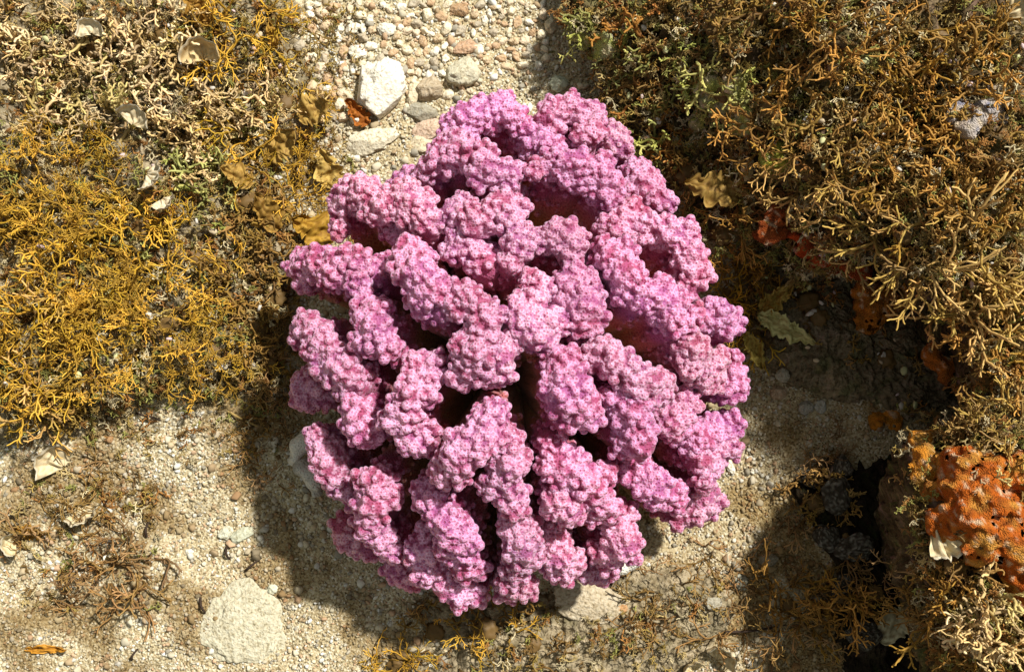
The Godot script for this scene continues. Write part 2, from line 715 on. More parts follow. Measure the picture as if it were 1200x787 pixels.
# ---------------------------------------------------------------- stones and rocks
func ball(sub: int) -> Shape:
	var s := Shape.new()
	var g := (1 + sqrt(5.0)) / 2
	for p in [[-1, g, 0], [1, g, 0], [-1, -g, 0], [1, -g, 0], [0, -1, g], [0, 1, g], [0, -1, -g], [0, 1, -g], [g, 0, -1], [g, 0, 1], [-g, 0, -1], [-g, 0, 1]]:
		s.v.append(Vector3(p[0], p[1], p[2]).normalized())
	s.i = PackedInt32Array([0, 11, 5, 0, 5, 1, 0, 1, 7, 0, 7, 10, 0, 10, 11, 1, 5, 9, 5, 11, 4, 11, 10, 2, 10, 7, 6, 7, 1, 8, 3, 9, 4, 3, 4, 2, 3, 2, 6, 3, 6, 8, 3, 8, 9, 4, 9, 5, 2, 4, 11, 6, 2, 10, 8, 6, 7, 9, 8, 1])
	for k in sub:
		var mids := {}
		var ni := PackedInt32Array()
		for t in range(0, s.i.size(), 3):
			var m := [0, 0, 0]
			for e in 3:
				var a := s.i[t + e]
				var b := s.i[t + (e + 1) % 3]
				var key := mini(a, b) * 100000 + maxi(a, b)
				if not mids.has(key):
					mids[key] = s.v.size()
					s.v.append((s.v[a] + s.v[b]).normalized())
				m[e] = mids[key]
			ni.append_array([s.i[t], m[0], m[2], s.i[t + 1], m[1], m[0], s.i[t + 2], m[2], m[1], m[0], m[1], m[2]])
		s.i = ni
	for t in range(0, s.i.size(), 3):         # clockwise from outside
		var w := s.i[t + 1]
		s.i[t + 1] = s.i[t + 2]
		s.i[t + 2] = w
	return s


func stone(sd: int, sub: int, rough: float, chunky: float, m: Material, c: Color, spots := 0.25) -> ArrayMesh:
	var s := ball(sub)
	var rng := rnd(sd)
	var cuts := []
	for k in int(chunky):
		cuts.append([Vector3(rng.randfn(), rng.randfn(), rng.randfn()).normalized(), rng.randf_range(0.62, 0.88)])
	var f := noise(sd, 0.9, 3)
	var g := noise(sd + 1, 3.5, 3)
	for k in s.v.size():
		var p := s.v[k]
		var r := 1.0 + f.get_noise_3dv(p) * 0.35 + g.get_noise_3dv(p) * rough
		p *= r
		for q in cuts:
			var over: float = p.dot(q[0]) - q[1]
			if over > 0:
				p -= q[0] * over * 0.9
		s.v[k] = p
		var h := g.get_noise_3dv(p * 1.7)
		s.c.append(c.lerp(c * Color(0.45, 0.38, 0.28), clampf(h * 2.0, 0, 1) * spots).lerp(Color(0.8, 0.78, 0.68), clampf(-h * 2.0, 0, 1) * spots))
	s.smooth()
	return s.mesh(m)


func rock(outline: Array, centre: Vector2, high: float, profile: Array, sd: int, ring := 220, rows := 84, lump := 1.0, pale := 0.0) -> Shape:
	var rim := PackedVector3Array()
	for k in outline.size():
		var low: float = outline[k][2] if outline[k].size() > 2 else 1.0
		rim.append(at_level(outline[k][0], outline[k][1], high * 0.55 * low))
		rim[k].y = low
	var mid := at_level(centre.x, centre.y, high)
	var f := noise(sd, 14.0, 4)
	var g := noise(sd + 1, 55.0, 3)
	var q := noise(sd + 2, 190.0, 2)
	var hue := noise(sd + 3, 30.0, 3)
	var s := Shape.new()
	var n := rim.size()
	for j in rows + 1:
		var u := float(j) / rows * (profile.size() - 1)
		var a := mini(int(u), profile.size() - 2)
		var t := u - a
		t = t * t * (3 - 2 * t) * 0.4 + t * 0.6
		var rf0: float = lerpf(profile[a][0], profile[a + 1][0], t)
		var hf: float = lerpf(profile[a][1], profile[a + 1][1], t)
		for k in ring:
			var rf := rf0
			var w := float(k) / ring * n
			var e := int(w)
			var o := rim[e % n].cubic_interpolate(rim[(e + 1) % n], rim[(e - 1 + n) % n], rim[(e + 2) % n], w - e)
			var rag := 1.0 + 0.05 * q.get_noise_2d(k * 0.00045 * 220.0 / ring, 0.3) * rf + 0.04 * f.get_noise_3d(cos(TAU * k / ring) * 0.16, 0.5, sin(TAU * k / ring) * 0.16) * rf
			rf *= rag
			var p := Vector3(lerpf(mid.x, o.x, rf), hf * high * (lerpf(1.0, o.y, smoothstep(0.2, 1.0, rf)) if hf > 0 else 1.0), lerpf(mid.z, o.z, rf))
			var out := Vector3(p.x - mid.x, 0.0, p.z - mid.z).normalized() * smoothstep(0.5, 1.0, rf) + Vector3(0, 1.0 - 0.7 * smoothstep(0.7, 1.0, rf), 0)
			var d := (f.get_noise_3dv(p) * 0.016 + g.get_noise_3dv(p) * 0.008) * lump + q.get_noise_3dv(p) * 0.003
			d -= 0.006 * lump * smoothstep(0.25, 0.6, g.get_noise_3dv(p * 0.5 + Vector3(3, 0, 0)))
			s.v.append(p + out.normalized() * d)
			var h := hue.get_noise_3dv(p)
			var h2 := hue.get_noise_3dv(p * 2.3 + Vector3(5, 5, 5))
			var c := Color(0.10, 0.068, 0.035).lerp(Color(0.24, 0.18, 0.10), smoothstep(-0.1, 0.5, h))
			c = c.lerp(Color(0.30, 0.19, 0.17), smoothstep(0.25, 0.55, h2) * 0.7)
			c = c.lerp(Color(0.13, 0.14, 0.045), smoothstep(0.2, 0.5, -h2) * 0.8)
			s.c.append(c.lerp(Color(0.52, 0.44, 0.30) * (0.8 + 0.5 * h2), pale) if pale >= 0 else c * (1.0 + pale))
	for j in rows:
		for k in ring:
			var a := j * ring + k
			var b := j * ring + (k + 1) % ring
			s.i.append_array([a, a + ring, b, b, a + ring, b + ring])
	s.smooth()
	return s


func settle(s: Shape) -> void:         # later things stand on it
	for t in range(0, s.i.size(), 3):
		var a := s.v[s.i[t]]
		var b := s.v[s.i[t + 1]]
		var c := s.v[s.i[t + 2]]
		for w in [a, b, c, (a + b + c) / 3.0, (a + b) / 2.0, (b + c) / 2.0]:
			if absf(w.x) < TC * TN / 2 - TC and absf(w.z) < TC * TN / 2 - TC:
				var q := cell_of(w.x, w.z)
				top[q] = maxf(top[q], w.y)


# ---------------------------------------------------------------- seaweeds
func grow(s: Shape, rng: RandomNumberGenerator, p: Vector3, d: Vector3, side: Vector3, length: float, r: float, depth: int, all: int, st: Dictionary) -> void:
	var pts := PackedVector3Array([p])
	var rr := PackedFloat32Array([r])
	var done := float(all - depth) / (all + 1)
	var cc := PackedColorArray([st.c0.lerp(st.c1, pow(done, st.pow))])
	var dd := d
	var segs := 4
	for k in segs:
		dd = (dd + Vector3(rng.randfn(), rng.randfn(), rng.randfn()) * st.wob + Vector3(0, st.lift, 0)).normalized()
		p += dd * length / segs
		pts.append(p)
		rr.append(r * lerpf(1.0, st.taper, (k + 1.0) / segs))
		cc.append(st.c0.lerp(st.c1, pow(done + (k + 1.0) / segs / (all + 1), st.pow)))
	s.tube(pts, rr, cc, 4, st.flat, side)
	if depth > 0:
		var turn: float = st.spread * rng.randf_range(0.7, 1.3)
		var ax := (side.cross(dd) if st.flat < 0.6 else side.rotated(dd, rng.randf() * TAU)).normalized()
		if ax.length() < 0.5:
			ax = Vector3.RIGHT
		for h in 2:
			if depth < all and rng.randf() < st.lost:
				continue
			grow(s, rng, p, dd.rotated(ax, turn * (1 if h == 0 else -1)), side, length * st.shrink * rng.randf_range(0.75, 1.2), r * st.taper, depth - 1, all, st)
		if rng.randf() < st.twig:
			grow(s, rng, pts[1], dd.rotated(ax, (turn + 0.4) * (1 if rng.randf() < 0.5 else -1)), side, length * 0.5, r * 0.75, 0, all, st)


func frond(sd: int, st: Dictionary, m: Material) -> ArrayMesh:
	var rng := rnd(sd)
	var s := Shape.new()
	var side := Vector3(rng.randfn(), rng.randfn() * 0.3, rng.randfn()).normalized()
	grow(s, rng, Vector3.ZERO, Vector3(rng.randfn() * 0.15, 1, rng.randfn() * 0.15).normalized(), side, st.len, st.r, st.depth, st.depth, st)
	return s.mesh(m)


var kinds := {}


func make_kinds() -> void:
	var m := mat("weed", Color.WHITE, 0.55)
	m.backlight = Color(0.9, 0.9, 0.9)
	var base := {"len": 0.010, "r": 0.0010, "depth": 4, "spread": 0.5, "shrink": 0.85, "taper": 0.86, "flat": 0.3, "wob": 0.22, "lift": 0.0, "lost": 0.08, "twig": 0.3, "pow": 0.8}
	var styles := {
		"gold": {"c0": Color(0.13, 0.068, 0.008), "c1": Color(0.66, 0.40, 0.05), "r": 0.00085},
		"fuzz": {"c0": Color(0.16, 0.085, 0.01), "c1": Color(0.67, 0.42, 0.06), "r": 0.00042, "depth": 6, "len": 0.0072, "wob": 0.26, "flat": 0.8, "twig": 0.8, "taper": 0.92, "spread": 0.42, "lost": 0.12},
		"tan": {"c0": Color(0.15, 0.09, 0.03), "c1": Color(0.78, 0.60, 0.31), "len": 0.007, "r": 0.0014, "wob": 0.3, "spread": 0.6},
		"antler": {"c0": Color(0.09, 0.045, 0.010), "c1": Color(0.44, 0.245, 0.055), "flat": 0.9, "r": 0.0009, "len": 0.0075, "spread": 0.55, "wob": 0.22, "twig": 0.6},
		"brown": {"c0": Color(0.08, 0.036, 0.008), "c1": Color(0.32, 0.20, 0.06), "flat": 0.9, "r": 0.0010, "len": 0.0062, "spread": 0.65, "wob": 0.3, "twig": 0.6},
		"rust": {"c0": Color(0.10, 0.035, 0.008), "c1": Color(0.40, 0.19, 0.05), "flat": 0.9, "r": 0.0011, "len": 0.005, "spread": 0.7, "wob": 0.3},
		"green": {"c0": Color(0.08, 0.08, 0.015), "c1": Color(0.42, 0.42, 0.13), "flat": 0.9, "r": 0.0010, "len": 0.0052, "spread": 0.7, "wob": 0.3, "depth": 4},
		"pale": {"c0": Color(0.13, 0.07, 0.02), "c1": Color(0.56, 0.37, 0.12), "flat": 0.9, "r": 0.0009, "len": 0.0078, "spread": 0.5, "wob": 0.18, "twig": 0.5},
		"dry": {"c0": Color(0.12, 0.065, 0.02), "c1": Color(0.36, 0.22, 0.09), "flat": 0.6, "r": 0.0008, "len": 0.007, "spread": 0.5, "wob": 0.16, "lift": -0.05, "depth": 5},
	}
	for k in styles:
		var st: Dictionary = base.duplicate()
		st.merge(styles[k], true)
		var list := []
		for v in 7:
			var one := st.duplicate()
			var shade: float = [1.0, 0.7, 1.2, 0.85, 1.35, 0.55, 1.0][v]
			one.c1 = Color(st.c1.r * shade, st.c1.g * shade * (0.92 + 0.04 * (v % 4)), st.c1.b * shade * (0.8 + 0.15 * (v % 3)))
			list.append(frond(900 + k.hash() % 1000 + v * 13, one, m))
		kinds[k] = list
	var st: Dictionary = base.duplicate()
	st.merge({"c0": Color(0.35, 0.35, 0.35), "c1": Color(1.0, 1.0, 1.0), "flat": 0.9, "r": 0.0007, "len": 0.0042, "depth": 3, "spread": 0.7, "wob": 0.3}, true)
	var list := []
	for v in 3:
		if v > 0:
			st.merge({"r": 0.00034, "depth": 5, "len": 0.0032, "wob": 0.42, "spread": 0.8, "twig": 0.9, "taper": 0.92}, true)
		list.append(frond(400 + v, st, m))
	kinds["turf"] = list
	var hold := ball(2)
	var f := noise(77, 1.6, 3)
	for k in hold.v.size():
		hold.v[k] *= Vector3(0.006, 0.003, 0.006) * (1.0 + 0.6 * f.get_noise_3dv(hold.v[k]))
		hold.c.append(Color(0.14, 0.085, 0.03))
	hold.smooth()
	kinds["holdfast"] = [hold.mesh(m)]


func tuft(px: float, py: float, kind: String, rpx: float, count: int, size: float, label: String, low := 0.0) -> void:
	var rng := rnd(int(px * 7 + py * 13))
	var at := lies_at(px, py)
	var o := thing("seaweed_tuft", label, "seaweed", at, "branching seaweed tufts")
	var list: Array = kinds[kind]
	part("holdfast", kinds.holdfast[0], o, Transform3D(Basis(Vector3.UP, rng.randf() * TAU).scaled(Vector3.ONE * rng.randf_range(0.8, 1.3) * (0.3 if kind == "dry" else 1.0)), Vector3.ZERO))
	for k in count:
		var a := rng.randf() * TAU
		var r := rpx * sqrt(rng.randf())
		var p := lies_at(px + cos(a) * r, py + sin(a) * r)
		p.y -= 0.002
		var up := slope(p.x, p.z)
		var axis := (up * lerpf(0.75, 0.22, low) + Vector3(cos(a) * 0.4 + rng.randfn() * 0.42, 0, sin(a) * 0.4 + rng.randfn() * 0.42)).normalized()
		var b := Basis(Quaternion(Vector3.UP, axis)) * Basis(Vector3.UP, rng.randf() * TAU)
		part("frond", list[rng.randi() % list.size()], o, Transform3D(b.scaled(Vector3.ONE * size * rng.randf_range(0.7, 1.25)), p - at))


func sheet(s: Shape, nu: int, nv: int, thick: float, fn: Callable, colour: Callable) -> void:   # a thin blade with two faces and an edge
	var start := s.v.size()
	var mid := PackedVector3Array()
	for j in nv + 1:
		for k in nu + 1:
			mid.append(fn.call(float(k) / nu, float(j) / nv))
	var w := nu + 1
	var nn := PackedVector3Array()
	for j in nv + 1:
		for k in w:
			var du := mid[j * w + mini(k + 1, nu)] - mid[j * w + maxi(k - 1, 0)]
			var dv := mid[mini(j + 1, nv) * w + k] - mid[maxi(j - 1, 0) * w + k]
			var n := dv.cross(du).normalized()
			nn.append(n if n.length() > 0.5 else Vector3.UP)
	for face in 2:
		for q in mid.size():
			var edge: bool = q % w == 0 or q % w == nu or q < w or q >= w * nv
			s.v.append(mid[q] + nn[q] * thick * (0.1 if edge else 0.5) * (1 if face == 0 else -1))
			s.n.append(nn[q] * (1 if face == 0 else -1))
			s.c.append(colour.call(float(q % w) / nu, float(q / w) / nv))
	for j in nv:
		for k in nu:
			var a := start + j * w + k
			s.i.append_array([a, a + 1, a + w, a + 1, a + w + 1, a + w])
			a += mid.size()
			s.i.append_array([a, a + w, a + 1, a + 1, a + w, a + w + 1])


func leaf(sd: int, length: float, width: float, c: Color, teeth: float, curl: float) -> ArrayMesh:
	var s := Shape.new()
	var f := noise(sd, 1.0, 2)
	var rng := rnd(sd)
	var bend := rng.randf_range(-0.3, 0.3)
	var spots := noise(sd + 3, 5.0, 3)
	sheet(s, 22, 56, 0.0005,
		func(u: float, v: float) -> Vector3:
			var w := pow(sin(PI * clampf(pow(v, 0.75) * 0.93 + 0.05, 0, 1)), 0.75) * (1.0 + teeth * (sin(v * 60.0) * 0.5 + sin(v * 37.0 + 2) * 0.5) * absf(u * 2 - 1) + f.get_noise_2d(v * 2.5, u * 0.5) * 0.3 + f.get_noise_2d(v * 3.0 + 7.0, 3.0 * signf(u - 0.5)) * 0.35)
			w *= 1.0 - 0.35 * smoothstep(0.1, 0.4, spots.get_noise_2d(v * 1.3, 9.0 * signf(u - 0.5)))
			var x := (u - 0.5) * width * w
			return Vector3(x + bend * v * v * length * 0.5, curl * length * (v * v * 0.35 + pow(u * 2 - 1, 2) * 0.12) + f.get_noise_2d(u * 1.5, v * 2.4) * length * 0.15, -v * length),
		func(u: float, v: float) -> Color:
			var h := f.get_noise_2d(u * 5 + 9, v * 6)
			var sp := smoothstep(0.15, 0.35, spots.get_noise_2d(u * 1.4, v * 2.0))
			var rib := smoothstep(0.10, 0.02, absf(u - 0.5)) * 0.5 + smoothstep(0.8, 1.0, sin((v + absf(u - 0.5) * 0.5) * 55.0)) * 0.25
			return c.lerp(c * Color(0.6, 0.5, 0.4), clampf(h * 1.6, 0, 0.8)).lerp(c * Color(0.42, 0.33, 0.25), clampf(sp * 0.7 + rib, 0, 0.85)).lerp(c * 1.35, smoothstep(0.8, 1.0, absf(u * 2 - 1)) * 0.6))
	return s.mesh(mats.blade)


func fan(sd: int, r: float, span: float, c: Color, curl: float) -> ArrayMesh:
	var s := Shape.new()
	var f := noise(sd, 1.2, 2)
	sheet(s, 26, 16, 0.0006,
		func(u: float, v: float) -> Vector3:
			var a := (u - 0.5) * span
			var rr := r * (0.08 + 0.92 * v) * (1.0 + 0.12 * f.get_noise_2d(u * 4, 0))
			var roll := smoothstep(0.55, 1.0, v)
			rr -= r * 0.22 * roll * roll
			return Vector3(sin(a) * rr, r * (0.30 * v + curl * roll + 0.16 * f.get_noise_2d(u * 3.5, v)), -cos(a) * rr),
		func(u: float, v: float) -> Color:
			return c.lerp(c * Color(0.75, 0.62, 0.45), 0.5 * smoothstep(0.2, 0.8, sin(v * 26.0 + f.get_noise_2d(u * 6, v) * 3.0) * 0.5 + 0.5) + 0.4 * f.get_noise_2d(u * 9, v * 6)).lerp(Color(0.5, 0.47, 0.4), smoothstep(0.85, 1.0, v) * 0.6))
	return s.mesh(mats.blade)


func put_leaf(called: String, mesh: Mesh, px: float, py: float, turn: float, tilt: float, raise: float, label: String, category: String, group := "") -> void:
	var p := lies_at(px, py)
	p.y += raise
	var o := solo(called, mesh, p, label, category, group)
	o.basis = Basis(Vector3.UP, deg_to_rad(turn)) * Basis(Vector3.RIGHT, deg_to_rad(tilt))


func sponge(spots: Array, r0: float, c: Color, c2: Color, sd: int, label: String, lift := 0.0, level := -1.0, flatten := 0.7, bumpy := 0.006) -> void:
	var rng := rnd(sd)
	var A := PackedVector3Array()
	var B := PackedVector3Array()
	var RA := PackedFloat32Array()
	for q in spots:
		var p := lies_at(q[0], q[1]) if level < 0 else at_level(q[0], q[1], level + rng.randf_range(-0.004, 0.004))
		p.y += lift - r0 * 0.25
		A.append(p)
		B.append(p + Vector3(rng.randf_range(-1, 1), rng.randf_range(-0.4, 0.4), rng.randf_range(-1, 1)) * r0)
		RA.append(r0 * rng.randf_range(0.6, 1.1))
	var s := skin(A, B, RA, RA, PackedVector3Array(), PackedVector3Array(), PackedFloat32Array(), 0.0016, r0 * 0.7, 0.001, noise(sd, 75.0, 4), bumpy)
	var hue := noise(sd + 4, 70.0, 3)
	var cols := PackedColorArray()
	for v in s.v:
		var h := hue.get_noise_3dv(v)
		var h2 := hue.get_noise_3dv(v * 2.1 + Vector3(4, 1, 0))
		cols.append(c.lerp(c2, smoothstep(-0.2, 0.45, h)).lerp(c * Color(0.35, 0.45, 0.8), smoothstep(0.15, 0.5, h2) * 0.8).lerp(Color(0.62, 0.5, 0.34), smoothstep(0.22, 0.5, -h2) * 0.75))
	s.c = cols
	var at := A[0]
	var o := thing("sponge", label, "sponge", at)
	var b := part("body", to_mesh(s, mats.sponge), o)
	b.position = -at


# ---------------------------------------------------------------- the place
func _ready() -> void:
	var cam := Camera3D.new()
	cam.name = "camera"
	cam.fov = FOV
	cam.near = 0.01
	cam.far = 60.0
	add_child(cam)
	cam.position = Vector3(0, 0.680, 0.055)
	cam.look_at(Vector3(0, 0.0, 0.0), Vector3(0, 0, -1))
	cam.current = true
	eye = cam.transform

	var env := Environment.new()
	env.background_mode = Environment.BG_SKY
	var sky := Sky.new()
	var sm := ProceduralSkyMaterial.new()
	sm.sky_top_color = Color(0.74, 0.76, 0.74)
	sm.sky_horizon_color = Color(0.50, 0.50, 0.44)
	sm.sky_curve = 0.3
	sm.ground_bottom_color = Color(0.25, 0.24, 0.18)
	sm.ground_horizon_color = Color(0.40, 0.50, 0.48)
	sm.sky_energy_multiplier = 0.7
	sky.sky_material = sm
	env.sky = sky
	env.tonemap_mode = Environment.TONE_MAPPER_LINEAR
	env.tonemap_exposure = 1.34
	env.sdfgi_enabled = true
	env.ssao_enabled = true
	env.ssil_enabled = true
	var we := WorldEnvironment.new()
	we.name = "environment"
	we.environment = env
	add_child(we)

	var sun := DirectionalLight3D.new()
	sun.name = "sun"
	sun.light_energy = 1.6
	sun.light_color = Color(1.0, 0.98, 0.94)
	sun.light_angular_distance = 3.0
	sun.shadow_enabled = true
	add_child(sun)
	sun.look_at_from_position(Vector3(0.58, 1.0, -0.54), Vector3.ZERO, Vector3.UP)

	sand_noise = noise(2, 7.0, 3)
	top.resize(TN * TN)
	top.fill(-1.0)
	materials()
	build_sand()
	build_rocks()
	build_stones()
	build_coral()
	make_kinds()
	build_sponges()
	build_weeds()
	build_blades()
	build_litter()
	build_grains()


func materials() -> void:
	var m := mat("sand", Color.WHITE, 0.9)
	m.albedo_texture = speckle(1, 0.16, [Color(0.42, 0.36, 0.25), Color(0.66, 0.59, 0.45), Color(0.76, 0.69, 0.54), Color(0.80, 0.75, 0.62), Color(0.92, 0.89, 0.80)])
	m.heightmap_enabled = true
	m.heightmap_texture = relief(4, 0.08)
	m.heightmap_scale = 0.12
	triplanar(m, 0.085)
	m = mat("stone", Color.WHITE, 0.85)
	m.albedo_texture = speckle(6, 0.02, [Color(0.62, 0.58, 0.5), Color(0.95, 0.93, 0.9), Color(1, 1, 1), Color(0.8, 0.76, 0.7)], 512, FastNoiseLite.TYPE_SIMPLEX, 5)
	m.heightmap_enabled = true
	m.heightmap_texture = relief(7, 0.03)
	m.heightmap_scale = 0.10
	triplanar(m, 0.05)
	m = mat("grain", Color.WHITE, 0.85)
	m = mat("reef", Color.WHITE, 0.9)
	m.albedo_texture = speckle(9, 0.02, [Color(0.35, 0.3, 0.25), Color(0.8, 0.78, 0.72), Color(1, 1, 1), Color(0.6, 0.55, 0.45)], 512, FastNoiseLite.TYPE_SIMPLEX, 5)
	m.heightmap_enabled = true
	m.heightmap_texture = relief(11, 0.025, 512, FastNoiseLite.TYPE_SIMPLEX, 5)
	m.heightmap_scale = 0.3
	triplanar(m, 0.07)
	m = mat("blade", Color.WHITE, 0.65)
	m.backlight = Color(1.0, 1.0, 1.0)
	m = mat("sponge", Color.WHITE, 0.92)
	m.heightmap_enabled = true
	m.heightmap_texture = relief(14, 0.06, 512, FastNoiseLite.TYPE_CELLULAR, 2)
	m.heightmap_scale = 0.22
	triplanar(m, 0.026)


var film_noise := noise(71, 16.0, 4)


func film(x: float, z: float) -> Color:          # sand tint: brown algal film and silt in patches, with painted-in light at the top
	var h := film_noise.get_noise_2d(x, z)
	var side := smoothstep(-0.02, 0.2, x) * smoothstep(-0.1, 0.02, z) * 0.35  # browner towards the right and the front
	var stain := 0.0
	for q in [[-0.275, 0.145, 0.06], [-0.30, 0.09, 0.03], [-0.25, 0.05, 0.05], [-0.17, 0.045, 0.05], [-0.14, 0.02, 0.04], [-0.20, 0.17, 0.03], [0.09, 0.17, 0.05], [0.2, 0.17, 0.06]]:
		stain = maxf(stain, exp(-Vector2(x - q[0], z - q[1]).length_squared() / (q[2] * q[2])) * (0.75 + 0.8 * h))
	h += stain * 0.5
	var bright_top := lerpf(1.0, 0.15, smoothstep(-0.06, -0.12, z) * smoothstep(0.1, 0.03, x))  # brown held back over the top gravel, painting in its bright dappled light
	return Color(0.89, 0.90, 0.91).lerp(Color(0.40, 0.31, 0.17), clampf(smoothstep(0.0, 0.5, h) * 0.75 + side, 0.0, 0.85) * bright_top)


func build_sand() -> void:
	var xs := PackedFloat32Array()
	var x := -0.48
	while x < 0.4801:
		xs.append(x)
		x += 0.0032
	var g := 0.0032
	while xs[xs.size() - 1] < 5.0:
		g *= 1.3
		xs.append(xs[xs.size() - 1] + g)
		xs.insert(0, -xs[xs.size() - 1])
	var f := noise(31, 60.0, 3)
	var s := Shape.new()
	var n := xs.size()
	for z in xs:
		for xx in xs:
			s.v.append(Vector3(xx, ground(xx, z) + f.get_noise_2d(xx, z) * 0.0016, z))
			s.c.append(film(xx, z))
	for j in n - 1:
		for k in n - 1:
			var a := j * n + k
			s.i.append_array([a, a + 1, a + n, a + 1, a + n + 1, a + n])
	s.smooth()
	var o := MeshInstance3D.new()
	o.name = "sand"
	o.mesh = s.mesh(mats.sand)
	o.set_meta("kind", "structure")
	add_child(o)


func build_rocks() -> void:
	var mound := [[0.0, 1.0], [0.5, 0.97], [0.75, 0.86], [0.9, 0.68], [1.0, 0.45], [1.06, 0.15], [1.08, -0.3]]
	var ledge := [[0.0, 1.0], [0.45, 0.99], [0.75, 0.95], [0.9, 0.86], [0.985, 0.72], [1.0, 0.55], [0.96, 0.38], [0.86, 0.22], [0.76, 0.05], [0.74, -0.25]]
	var rows := [
		["reef_rock", "broad low brown rock under the golden seaweeds on the left", [[-330, -260], [60, -280], [300, -240], [322, -40], [318, 60], [345, 130], [318, 205], [330, 290], [292, 372], [300, 418], [236, 440], [130, 452], [50, 470], [-120, 505], [-360, 470], [-420, 120]], Vector2(20, 150), 0.036, mound, 41, 0.9, 0.75],
		["reef_rock", "tall weed-covered ledge at the upper right overhanging the shaded sand", [[700, -260, 0.4], [980, -330, 0.8], [1420, -260], [1560, 60], [1540, 380], [1380, 500], [1230, 480], [1136, 452], [1118, 380], [1060, 330], [985, 318, 0.75], [925, 300, 0.5], [885, 290, 0.4], [842, 262, 0.45], [792, 206, 0.42], [742, 150, 0.4], [700, 90, 0.32], [672, 20, 0.28], [664, -120, 0.3]], Vector2(1120, 90), 0.125, ledge, 52, 1.8],
		["reef_rock", "rough rock at the lower right crusted with orange sponge", [[1084, 515], [1150, 480], [1260, 470], [1480, 520], [1540, 720], [1460, 960], [1240, 1020], [1130, 940], [1104, 820], [1082, 745], [1062, 670], [1040, 600], [1050, 545]], Vector2(1230, 700), 0.125, ledge, 63, 0.9],
		["reef_rock", "low brown silted rubble in the shade under the ledge", [[880, 330], [930, 290], [1010, 290], [1090, 320], [1150, 370], [1160, 470], [1090, 492], [1040, 470], [985, 462], [930, 440], [900, 400]], Vector2(1020, 390), 0.010, mound, 85, 0.5, 0.35],
		["reef_rock", "low added rock blackened to paint the crevice shade below the orange-crusted rock", [[945, 590], [968, 556], [1010, 545], [1060, 540], [1100, 600], [1120, 720], [1130, 860], [1020, 870], [985, 780], [1000, 700], [972, 640]], Vector2(1050, 690), 0.014, mound, 96, 1.0, -0.75],  # added rock, darkened all over to stand in for the crevice shade
		["reef_rock", "low turf-covered rubble mound along the sand under the coral", [[470, 745], [520, 700], [600, 700], [680, 690], [760, 672], [830, 690], [848, 730], [800, 790], [740, 880], [600, 900], [480, 860], [440, 800]], Vector2(640, 780), 0.012, mound, 74, 0.6, 0.8],
	]
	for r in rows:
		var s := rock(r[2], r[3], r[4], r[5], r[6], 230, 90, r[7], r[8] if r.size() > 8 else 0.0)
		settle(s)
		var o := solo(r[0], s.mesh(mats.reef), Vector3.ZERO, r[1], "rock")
		o.position = Vector3.ZERO


func put_stone(px: float, py: float, rx: float, ry: float, flat: float, turn: float, c: Color, sd: int, chunky: float, label: String, called := "stone", group := "", sink := 0.3) -> void:
	var p := lies_at(px, py)
	var scale_m := (at_level(px + 1, py, p.y) - at_level(px, py, p.y)).length()
	var high := minf(rx, ry) * scale_m * flat
	var o := solo(called, stone(sd, 4 if rx > 20 else 3, 0.10, chunky, mats.stone, c), p + Vector3(0, high * (1.0 - 2.0 * sink), 0), label, called, group)
	o.basis = Basis(Vector3.UP, deg_to_rad(turn)) * Basis.from_scale(Vector3(rx * scale_m, high, ry * scale_m))


